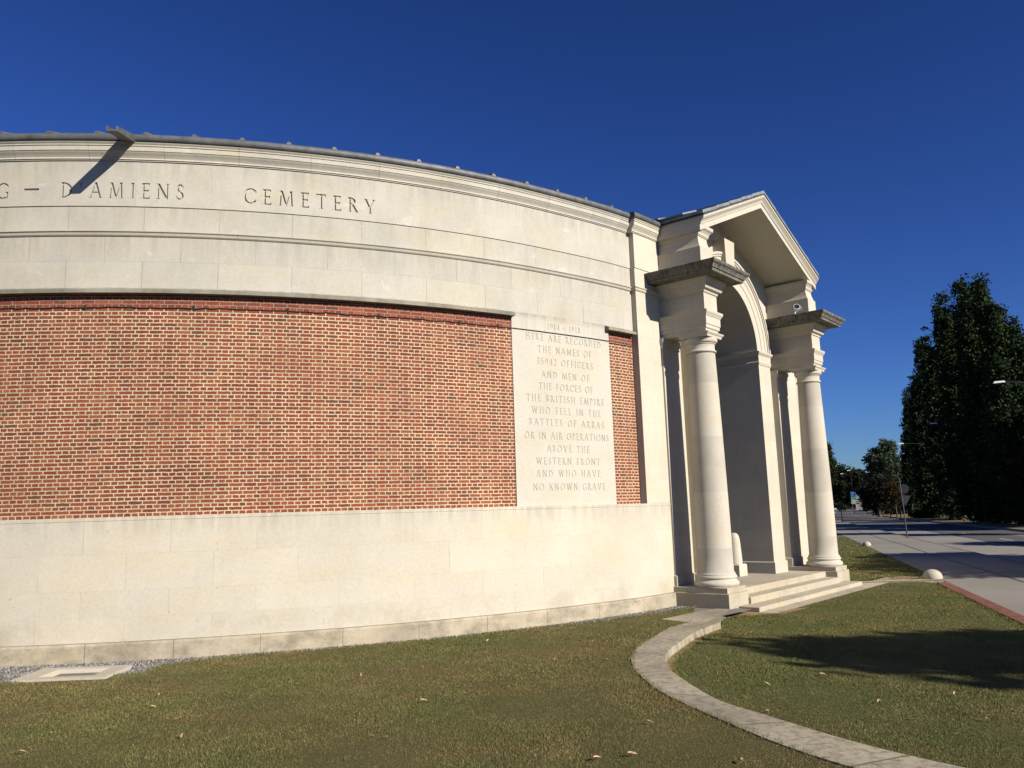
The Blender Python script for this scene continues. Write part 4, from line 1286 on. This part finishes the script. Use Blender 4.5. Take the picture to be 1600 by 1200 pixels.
# ------------------------------------------------------------------ fallen leaves
LEAVES = [(-4.27, 10.08, 0.0), (-4.06, 9.43, 0.0), (-4.60, 8.40, 0.0), (-4.49, 7.74, 0.0), (-3.21, 8.12, 0.0), (-4.05, 8.52, 0.0), (-3.54, 8.82, 0.0), (-6.01, 10.84, 0.0), (-5.71, 10.65, 0.0), (-0.51, 13.50, 0.0), (-1.50, 13.10, 0.0), (-2.04, 10.90, 0.0), (-1.61, 10.20, 0.0), (-0.14, 9.88, 0.0), (-0.06, 9.98, 0.0), (-1.07, 9.33, 0.0), (-1.39, 7.92, 0.0), (-1.25, 7.87, 0.0), (-0.27, 10.99, 0.0), (1.17, 11.47, 0.0), (0.89, 7.11, 0.0), (0.60, 7.03, 0.0), (0.48, 11.61, 0.0), (3.87, 14.18, -0.1), (3.18, 12.76, -0.1), (2.87, 11.30, -0.1), (3.29, 10.05, -0.1), (3.23, 9.58, -0.1), (2.79, 9.30, -0.1), (2.52, 8.82, -0.1), (2.77, 8.99, -0.1), (3.74, 10.60, -0.1), (3.77, 11.68, -0.1), (2.91, 10.11, -0.1), (3.92, 7.78, -0.1), (3.82, 8.38, -0.1), (4.45, 8.25, -0.1), (4.29, 8.62, -0.1), (10.15, 20.19, -0.1), (4.72, 9.35, -0.1), (7.83, 15.95, -0.1), (3.79, 9.11, -0.1), (1.73, 6.85, 0.0), (1.20, 8.12, 0.0), (0.89, 7.11, 0.0)]
lv = MB()
lv.add([(-.045, 0, 0), (-.015, .018, .008), (.03, .012, .012), (.055, 0, .004), (.03, -.014, .010), (-.015, -.019, .006), (0, 0, -.002)], [(0, 1, 6), (1, 2, 6), (2, 3, 6), (3, 4, 6), (4, 5, 6), (5, 0, 6)])
leaf0 = lv.build('fallen_leaf', M['dry_leaf'], None, recalc=False)
tag(leaf0, 'small curled dry leaf lying on the mown grass', 'leaf', 'dry leaves scattered on the lawns')
lr = random.Random(5)
for i, (x, y, z) in enumerate(LEAVES):
    o = leaf0 if i == 0 else leaf0.copy()
    if i: COL.objects.link(o)
    o.location = (x, y, z + .035)
    o.rotation_euler = (lr.uniform(-.4, .4), lr.uniform(-.4, .4), lr.uniform(0, 6.28))
    s_ = lr.uniform(.55, .95)
    o.scale = (s_, s_, s_)

# ------------------------------------------------------------------ stone bollards on the lawn edge
def bollard(pos, z, r, label):
    e_ = empty('stone_bollard', (pos[0], pos[1], z), rad(20), label, 'bollard', 'domed stone bollards along the lawn edge')
    prof = [(r * 1.0, 0.0), (r * 1.02, .05)]
    for i in range(9):
        a = rad(6 + 82 * i / 8); prof.append((r * math.cos(a), .06 + r * .82 * math.sin(a)))
    MB().lathe(prof, n=32).build('dome', M['stone_white'], e_, smooth=50)
    MB().lathe([(r * 1.1, -.15), (r * 1.1, .0), (r * 1.03, .012)], n=32).build('base', M['stone_edging'], e_, smooth=30)
    return e_
bollard(ab(.35, -.25), -.07, .24, 'large domed cream stone bollard where the stone margin meets the red kerb')
bollard(ab(20.6, .0), -.10, .20, 'domed cream stone bollard half way along the side lawn edge')
bollard(ab(44.5, -.25), -.10, .27, 'most distant domed cream stone bollard, on a square block beside the right column')

# ------------------------------------------------------------------ trees
def leaf_cloud(ell, clumps, per, crad, leaf, droop=0.0, seed=1, inner=.55):
    g = np.random.default_rng(seed)
    ell = np.array(ell, float)
    vol = ell[:, 3] * ell[:, 4] * ell[:, 5]
    pick = g.choice(len(ell), clumps, p=vol ** .6 / (vol ** .6).sum())
    d = g.normal(size=(clumps, 3)); d /= np.linalg.norm(d, axis=1)[:, None]
    rr = inner + (1.0 - inner) * g.uniform(0, 1, clumps) ** .6
    c = ell[pick, :3] + d * ell[pick, 3:] * rr[:, None]
    cs = crad * g.uniform(.6, 1.35, clumps)
    off = np.clip(g.normal(size=(clumps, per, 3)), -1.5, 1.5) * (cs[:, None, None] * .5)
    off[..., 2] *= .8
    p = (c[:, None, :] + off).reshape(-1, 3)
    if droop: p[:, 2] -= droop * g.uniform(0, 1, len(p)) ** 2
    n = len(p)
    s = leaf * g.uniform(.55, 1.3, n)
    nx = g.normal(size=(n, 3)); nx /= np.linalg.norm(nx, axis=1)[:, None]
    t = np.cross(nx, g.normal(size=(n, 3))); t /= np.linalg.norm(t, axis=1)[:, None]
    b = np.cross(nx, t)
    co = np.empty((n, 4, 3))
    co[:, 0] = p - t * s[:, None] * .5
    co[:, 1] = p + b * s[:, None] * .32 - t * s[:, None] * .05
    co[:, 2] = p + t * s[:, None] * .55
    co[:, 3] = p - b * s[:, None] * .32 - t * s[:, None] * .02
    return co.reshape(-1, 3)

def tree(name, label, pos, ell, mat, clumps, per, crad, leaf, trunk, group=None, droop=0, seed=1, limbs=True, z=-.1, inner=.55, multi=1):
    e_ = empty(name, (pos[0], pos[1], z), 0, label, 'tree', group)
    g = random.Random(seed)
    h, r = trunk
    tb = MB()
    for k_ in range(multi):
        ox, oy = (g.uniform(-1, 1) * .9, g.uniform(-1, 1) * .9) if multi > 1 else (0, 0)
        lean = (g.uniform(-.04, .04) * h, g.uniform(-.04, .04) * h)
        tb.tube([(ox, oy, -.2), (ox + lean[0] * .3, oy + lean[1] * .3, h * .35), (ox + lean[0], oy + lean[1], h)], r * 1.15, 9, r * .35)
    if limbs:
        for q in ell[:8]:
            tb.tube([(0, 0, h * .55), (q[0] * .55, q[1] * .55, (h * .6 + q[2]) * .5), (q[0], q[1], q[2])], r * .4, 6, r * .1)
    tb.build('trunk', M['bark'], e_, smooth=50)
    co = leaf_cloud(ell, clumps, per, crad, leaf, droop, seed, inner)
    raw_mesh('crown', co, 4, mat, e_)
    return e_

def poplar(pos, H, w, spires, seed, label, mat='leaf_poplar', n=420):
    ell = []
    g = random.Random(seed)
    for (dx, dy, fh, fw) in spires:
        hh = H * fh; ww = w * fw
        segs = 9
        for i in range(segs):
            t_ = (i + .5) / segs
            prof = min(1, (t_ + .18) / .32) * (1 - max(0, t_ - .35) / .68) ** .55 * g.uniform(.94, 1.06)
            ell.append((dx * (0.55 + .5 * t_), dy * (0.55 + .5 * t_), hh * (.055 + .905 * t_), ww * max(.2, prof), ww * max(.2, prof), hh / segs * .95))
    return tree('poplar', label, pos, ell, M[mat], n * 5, 34, .48, .27, (H * .8, .42), 'tall poplars on the central island', seed=seed, limbs=False, inner=.35)
# row of Lombardy poplars, from far to near
poplar(ab(108, 15), 18.6, 1.5, [(0, 0, 1, 1), (1.2, .5, .86, .9), (-1.0, .2, .62, .8)], 21, 'shortest dark poplar at the left end of the tall poplar clump', n=420)
poplar(ab(92, 15), 23.0, 1.9, [(0, 0, 1, 1.0), (1.5, 1, .92, .9), (-1.2, .3, .80, .75)], 22, 'narrow dark poplar second from the left of the clump', n=560)
poplar(ab(76.75, 15), 25.6, 1.8, [(0, 0, 1, .9), (1.5, .6, .93, .95), (-1.4, .5, .84, .85)], 23, 'dark poplar ending in a thin lone spire, third from the left', n=640)
poplar(ab(64.25, 15), 24.4, 2.3, [(0, 0, 1, 1.0), (1.3, .4, .93, .9), (-1.7, .4, .93, .9)], 24, 'tallest blunt-topped dark poplar in the middle of the clump', n=760)
poplar(ab(57.75, 15), 22.4, 2.1, [(0, 0, 1, .9), (1.6, .3, .88, .95), (-1.4, .4, .90, .85)], 26, 'dark poplar with a forked tip right of the tallest one', n=720)
poplar(ab(52.75, 16), 17.0, 2.0, [(0, 0, 1, 1), (1.6, .5, .88, .9), (-1.6, .3, 1.1, .95)], 25, 'lower poplar at the right shoulder of the clump', n=620)

def broad(pos, H, R, seed, label, mat, kind='broadleaf_tree', z0=.28, n=420, per=30, leaf=.45, crad=1.0, trunk_r=.3, group=None, droop=0, lobes=9, inner=.55, multi=1, z=-.1):
    g = random.Random(seed)
    ell = [(0, 0, H * (z0 + (1 - z0) * .5), R * .78, R * .78, H * (1 - z0) * .42)]
    for i in range(lobes):
        a = 2 * PI * i / lobes + g.uniform(-.3, .3); t_ = g.uniform(.15, .85)
        rr = R * g.uniform(.35, .72) * (1.0 - .45 * max(0, t_ - .5))
        s_ = R * g.uniform(.30, .48)
        ell.append((rr * math.cos(a), rr * math.sin(a), H * (z0 + (1 - z0) * t_), s_, s_, s_ * .8))
    ell.append((g.uniform(-.2, .2) * R, g.uniform(-.2, .2) * R, H * .88, R * .36, R * .36, H * .12))
    return tree(kind, label, pos, ell, M[mat], n, per, crad, leaf, (H * .6, trunk_r), group, droop, seed, True, z, inner, multi)
broad((43.4, 70.7), 15.4, 2.6, 31, 'loose olive-green birch rising to the right of the dark poplars', 'leaf_olive', 'birch_tree', .2, 560, 34, .34, .8, .22, droop=1.2, inner=.3)
broad(ab(45.5, 16.2), 9.6, 4.2, 32, 'dark spreading broadleaf tree at the right edge in front of the birch', 'leaf_dark', z0=.25, n=640, per=34, leaf=.36, crad=.9)
broad(ab(61.5, 15.6), 9.5, 4.0, 33, 'low dark broadleaf tree at the foot of the poplars', 'leaf_dark', z0=.24, n=420, per=32, leaf=.36, crad=.8)
broad(ab(58, 27.5), 11, 6.0, 34, 'shadowy broadleaf tree behind the second carriageway', 'leaf_dark', z0=.05, n=420, per=26, leaf=.5)
broad(ab(78, 29), 12, 6.5, 35, 'broad dark tree far behind the poplar trunks', 'leaf_dark', z0=.04, n=420, per=26, leaf=.5)
broad(ab(46, 29), 11, 6.0, 36, 'dark tree filling the gap beyond the far carriageway at the right edge', 'leaf_dark', z0=.03, n=420, per=26, leaf=.5)
# beyond the poplars
broad((67.6, 150.5), 13.8, 4.0, 41, 'silvery-leaved tree with two loose tips left of the poplars', 'leaf_silver', z0=.2, n=520, per=28, leaf=.42, crad=.8, lobes=10, inner=.35)
broad((60.2, 137.4), 6.6, 3.4, 42, 'purple-leaved small tree below the silvery tree', 'leaf_purple', z0=.08, n=300, per=26, leaf=.36)
broad((52.6, 114.5), 4.9, 1.2, 43, 'small rusty brown tree between the purple tree and the poplars', 'leaf_orange', z0=.28, n=120, per=24, leaf=.26, crad=.5, trunk_r=.1)
broad((57.7, 121.0), 5.4, 1.7, 44, 'dusky violet tree half hidden behind the rusty brown tree', 'leaf_purple', z0=.1, n=150, per=24, leaf=.32)
broad((83.8, 181.6), 10, 5.0, 45, 'dull green tree standing behind the silvery tree', 'leaf_dark', z0=.03, n=320, per=24, leaf=.6)
broad((110.7, 262.6), 12.5, 6.0, 46, 'rounded far tree under the line of lamps', 'leaf_dark', z0=.02, n=360, per=26, leaf=.8, crad=1.4)
broad((111.0, 278.7), 15.0, 6.6, 47, 'biggest rounded tree closing the far end of the road', 'leaf_mid', z0=.02, n=420, per=26, leaf=.85, crad=1.5)
broad((116.7, 308.7), 12.0, 6.0, 48, 'far dark tree just right of the right column', 'leaf_dark', z0=.02, n=360, per=26, leaf=.8, crad=1.4)
broad((53.3, 140.2), 13.2, 1.5, 50, 'drooping willow peeping out beside the right column', 'leaf_mid', 'willow_tree', .55, 260, 30, .32, .6, .2, droop=3.0, inner=.4)
# trees on the island outside the view, whose shade falls across lawn and road
broad((19.1, 1.7), 8.9, 3.0, 61, 'slender street tree on the island that shades the sunk lawn', 'leaf_dark', z0=.42, n=520, per=30, leaf=.36, crad=.7, group='street trees of the central island')
broad(ab(.2, 13.3), 8.1, 4.3, 62, 'wide street tree on the island opposite the large bollard', 'leaf_dark', z0=.25, n=480, per=28, leaf=.4, group='street trees of the central island')
broad(ab(6.0, 13.5), 7.4, 3.2, 63, 'street tree on the island next past the wide one', 'leaf_dark', z0=.25, n=420, per=28, leaf=.4, group='street trees of the central island')
broad(ab(20, 14.5), 4.7, 2.2, 64, 'tall narrow street tree on the island beside the near lamp', 'leaf_dark', z0=.2, n=420, per=28, leaf=.4, group='street trees of the central island')
broad(ab(33.5, 14.5), 9.5, 1.9, 65, 'narrow street tree on the island past the near lamp', 'leaf_dark', z0=.2, n=380, per=28, leaf=.4, group='street trees of the central island')
# low growth
def bush(pos, rx, ry, h, seed, label, mat, cat='shrub', name='shrub', rz=0, n=160, leaf=.3):
    e_ = empty(name, (pos[0], pos[1], -.12), rz, label, cat)
    g = random.Random(seed); ell = []
    k_ = max(1, int(rx / max(.5, ry)))
    for i in range(k_ * 2 + 1):
        x = -rx + 2 * rx * i / (k_ * 2) if k_ > 1 else g.uniform(-.3, .3) * rx
        ell.append((x, g.uniform(-.1, .1) * ry, h * .48, max(.4, rx / (k_ * 2) * 1.2), ry, h * .5 * g.uniform(.85, 1.1)))
    raw_mesh('foliage', leaf_cloud(ell, n, 26, .35, leaf, 0, seed, .4), 4, M[mat], e_)
    MB().tube([(0, 0, -.1), (0.05, 0, h * .5)], .06, 6, .02).build('stem', M['bark'], e_)
    return e_
bush(ab(150, 15.2), 7.5, 1.2, 1.7, 71, 'long clipped dark hedge under the purple tree', 'leaf_dark', 'hedge', 'hedge', rad(90) - RA, 330, .35)
bush(ab(97, 13.8), 2.6, 1.0, 1.2, 72, 'low dark shrub bed at the foot of the rusty orange tree', 'leaf_dark', rz=rad(90) - RA)
bush(ab(71, 15.4), 1.0, 1.0, 2.2, 73, 'leafy sucker shrub beside the leaning white post', 'leaf_mid', n=110)
bush(ab(64, 28.0), 26, 1.6, 2.6, 74, 'long dark hedge beyond the far carriageway', 'leaf_dark', 'hedge', 'hedge', rad(90) - RA, 900, .5)
bush(ab(140, 31), 40, 2, 4.5, 75, 'tall dark hedge far up the right side of the road', 'leaf_dark', 'hedge', 'hedge', rad(90) - RA - rad(5), 700, .8)
bush((132.9, 323.8), 32, 3, 5.5, 76, 'dark belt of hedge closing the view at the end of the road', 'leaf_dark', 'hedge', 'hedge', rad(-22), 700, .9)

# ------------------------------------------------------------------ street lamps
def street_lamp(a, b, H, arm, label):
    x, y = ab(a, b)
    e_ = empty('street_lamp', (x, y, -.1), -RA, label, 'street lamp', 'tall street lamps along the island')
    p = MB().tube([(0, 0, -.1), (0, 0, H * .5), (0, 0, H - .75)], .06, 10, .035)
    p.build('pole', M['lamp_grey'], e_, smooth=50)
    pts = []
    for i in range(9):
        t_ = i / 8
        pts.append((-arm * t_, 0, H - .75 + .75 * (1 - (1 - t_) ** 2.2)))
    ar = MB().tube(pts, .03, 8, .022).build('arm', M['lamp_grey'], e_, smooth=50)
    hd = MB()
    hd.add([(-arm - .62, -.11, H - .03), (-arm - .62, .11, H - .03), (-arm + .05, .075, H + .0), (-arm + .05, -.075, H + .0), (-arm - .55, -.09, H + .09), (-arm - .55, .09, H + .09), (-arm, .05, H + .11), (-arm, -.05, H + .11)],
           [(0, 1, 2, 3), (7, 6, 5, 4), (0, 4, 5, 1), (1, 5, 6, 2), (2, 6, 7, 3), (3, 7, 4, 0)])
    hd.build('lamp_head', M['white_paint'], e_)
    return e_
street_lamp(30.9, 12.4, 9.1, 2.9, 'nearest street lamp, its arm reaching in from the right edge over the trees')
street_lamp(57.5, 13.2, 9.1, 3.0, 'street lamp whose pale head shows against the dark poplars')
street_lamp(83.6, 15.2, 9.1, 4.4, 'street lamp with its head just left of the poplar clump')
def lamp_at(p, H, arm, label):
    e_ = street_lamp(0, 0, H, arm, label)
    e_.location = (p[0], p[1], -.1)
lamp_at((55.5, 123.0), 9.7, 1.7, 'street lamp in front of the silvery tree')
lamp_at((51.3, 110.7), 8.6, -1.2, 'street lamp with its arm pointing right, just left of the poplar clump')
lamp_at((70.2, 167.9), 8.9, 1.6, 'farther street lamp above the road end, beside the advertising panel')
lamp_at((75.6, 185.2), 8.9, 1.6, 'most distant street lamp above the rounded far trees')

# ------------------------------------------------------------------ signs, posts
def disc(pts_c, normal, r, th, n=24):
    c = Vector(pts_c); nn = Vector(normal).normalized()
    return MB().tube([c - nn * th / 2, c + nn * th / 2], r, n)
x, y = ab(29.4, 3.05)
e_ = empty('road_sign', (x, y, -.1), -RA, 'tall thin grey signpost with a round sign seen from behind, at the pavement kerb', 'road sign')
MB().tube([(0, 0, -.05), (-.03, 0, 1.7), (-.10, 0, 3.42)], .036, 10).build('pole', M['galv'], e_, smooth=50)
disc((.10, .07, 2.92), (.12, 1, 0), .28, .02, 28).build('sign_disc', M['dark_metal'], e_)
tri = MB().add([(-.25, .06, 2.5), (.45, .06, 2.5), (.10, .06, 1.9), (-.25, .08, 2.5), (.45, .08, 2.5), (.10, .08, 1.9)], [(0, 1, 2), (5, 4, 3), (0, 3, 4, 1), (1, 4, 5, 2), (2, 5, 3, 0)])
tri.build('sign_triangle', M['dark_metal'], e_)
x, y = ab(81.4, 3.0)
e_ = empty('road_sign', (x, y, -.1), -RA, 'short road sign with a dark triangular plate, farther along the pavement', 'road sign')
MB().tube([(0, 0, -.05), (0, 0, 2.1)], .05, 8).build('pole', M['galv'], e_)
MB().add([(-.5, .07, 1.5), (.5, .07, 1.5), (0, .07, 2.4), (-.5, .1, 1.5), (.5, .1, 1.5), (0, .1, 2.4)], [(0, 1, 2), (5, 4, 3), (0, 3, 4, 1), (1, 4, 5, 2), (2, 5, 3, 0)]).build('sign_plate', M['dark_metal'], e_)
x, y = ab(67, 14.1)
e_ = empty('marker_post', (x, y, -.1), 0, 'leaning weathered post with a white foot under the poplars', 'post')
MB().tube([(0, 0, -.1), (-.12, 0, 1.2), (-.36, 0, 2.95)], .11, 8).build('post', M['galv'], e_)
MB().tube([(0, 0, -.05), (-.11, 0, 1.05)], .125, 8).build('white_sleeve', M['white_paint'], e_)
# tall direction board and white panel far along the island
def board(p, name, label, cat, plates, legs):
    e_ = empty(name, (p[0], p[1], -.1), -RA - rad(4), label, cat)
    for lx, h in legs: MB().tube([(lx, 0, -.1), (lx, 0, h)], .06, 8).build('leg', M['galv'], e_)
    for nm, x0, x1, z0, z1, mm in plates: MB().box(x0, x1, -.09, -.04, z0, z1).build(nm, M[mm], e_, bevel=.01)
board((68.9, 168.5), 'direction_sign', 'tall direction sign in blue, green and white beside the far hedge', 'sign', [('blue_panel', -.5, .5, 3.5, 4.6, 'blue_sign'), ('green_panel', -.5, .5, 3.0, 3.48, 'green_sign'), ('white_panel', -.5, .5, 2.1, 2.98, 'pale_panel')], [(-.3, 4.4), (.3, 4.4)])
board((67.4, 162.6), 'advertising_panel', 'white advertising panel on a leg beside the direction sign', 'sign', [('poster_frame', -.58, .58, .9, 2.9, 'pale_panel'), ('header', -.4, .4, 3.1, 3.9, 'pale_panel')], [(0, 3.4)])

# guard rail on the island beyond the shrub bed
x, y = ab(88, 16.0)
e_ = empty('guard_rail', (x, y, -.1), rad(90) - RA, 'low grey two-bar railing between the carriageways', 'railing')
for k_ in range(5): MB().tube([(-4 + 2 * k_, 0, -.1), (-4 + 2 * k_, 0, 1.1)], .05, 8).build('post', M['galv'], e_)
for z_ in (.55, 1.02): MB().box(-4.1, 4.1, -.03, .03, z_ - .06, z_ + .06).build('rail', M['galv'], e_)
# tree stakes
for (a_, b_, h_, l_) in ((100.5, 13.2, 1.9, 'pale wooden stake right of the rusty orange tree'), (107.5, 13.4, 1.7, 'pale wooden stake left of the rusty orange tree'), (126, 14.3, 1.6, 'stake below the purple-leaved tree')):
    x, y = ab(a_, b_)
    e_ = MB().tube([(0, 0, -.1), (0.05, 0, h_)], .09, 7, .075).build('tree_stake', M['render'], None, loc=(x, y, -.1), smooth=50)
    tag(e_, l_, 'stake')

# ------------------------------------------------------------------ cars and the far house
def car(pos, rz, mat, label, van=False):
    e_ = empty('parked_car', (pos[0], pos[1], -.2), rz, label, 'car')
    H = 1.9 if van else 1.46
    hw = .88
    prof = [(-2.1, .35), (-2.15, .75), (-2.0, .95), (-1.1, 1.0), (-.55, H - .04), (.3, H), (1.5, H - .06), (2.0, 1.0), (2.12, .8), (2.1, .35)]
    V = []
    for yy, k_ in ((-hw, 1), (hw, 1)):
        for x_, z_ in prof: V.append((x_, yy * (.82 if z_ > 1.05 else 1), z_))
    m_ = len(prof)
    F = [tuple(range(m_)), tuple(reversed(range(m_, 2 * m_)))] + [(i, (i + 1) % m_, m_ + (i + 1) % m_, m_ + i) for i in range(m_)]
    MB().add(V, F).build('body', mat, e_, bevel=.04)
    for s_ in (-1, 1):
        y_ = s_ * hw * .84
        MB().add([(-.95, y_ * 1.06, 1.03), (1.75, y_ * 1.06, 1.03), (1.4, y_, H - .12), (-.5, y_, H - .12), (-.95, y_ * .9, 1.03), (1.75, y_ * .9, 1.03), (1.4, y_ * .9, H - .12), (-.5, y_ * .9, H - .12)],
                 [(0, 1, 2, 3), (7, 6, 5, 4), (0, 4, 5, 1), (1, 5, 6, 2), (2, 6, 7, 3), (3, 7, 4, 0)]).build('side_window', M['glass_dark'], e_)
        for x_ in (-1.35, 1.3):
            w_ = MB().tube([(x_, s_ * (hw - .18), .32), (x_, s_ * (hw + .01), .32)], .32, 18).build('wheel', M['tyre'], e_)
            MB().tube([(x_, s_ * (hw + .005), .32), (x_, s_ * (hw + .02), .32)], .2, 14).build('rim', M['galv'], w_)
        MB().box(-2.17, -2.05, s_ * .62 - .15, s_ * .62 + .15, .66, .8).build('headlight', M['white_paint'], e_)
    MB().add([(-1.06, -.68, 1.03), (-1.06, .68, 1.03), (-.60, .60, H - .10), (-.60, -.60, H - .10), (-1.12, -.68, 1.03), (-1.12, .68, 1.03), (-.66, .60, H - .10), (-.66, -.60, H - .10)],
             [(0, 1, 2, 3), (7, 6, 5, 4), (0, 4, 5, 1), (1, 5, 6, 2), (2, 6, 7, 3), (3, 7, 4, 0)]).build('windscreen', M['glass_dark'], e_)
    return e_
car(ab(100, 20.5), rad(90) - RA, M['grey_paint'], 'dark grey car on the second carriageway behind the railing')
car((118.2, 308.1), rad(90) - RA + PI, M['white_paint'], 'tiny white car far down the road beside the right column')
x, y = (103.6, 240.6)
hs = empty('house', (x, y, -.1), -RA + rad(20), 'grey-roofed house among the far trees', 'house')
MB().box(-2.6, 2.6, -4, 4, 0, 4.6).build('wall', M['render'], hs)
MB().add([(-2.9, -4.3, 4.55), (2.9, -4.3, 4.55), (0, -4.3, 8.6), (-2.9, 4.3, 4.55), (2.9, 4.3, 4.55), (0, 4.3, 8.6)], [(0, 1, 2), (5, 4, 3), (0, 3, 4, 1), (1, 4, 5, 2), (2, 5, 3, 0)]).build('roof', M['roof_tile'], hs)
for zz in (1.2, 3.2):
    for xx in (-1.7, .7): MB().box(xx, xx + 1, -4.06, -3.98, zz, zz + 1.2).build('window', M['glass_dark'], hs)
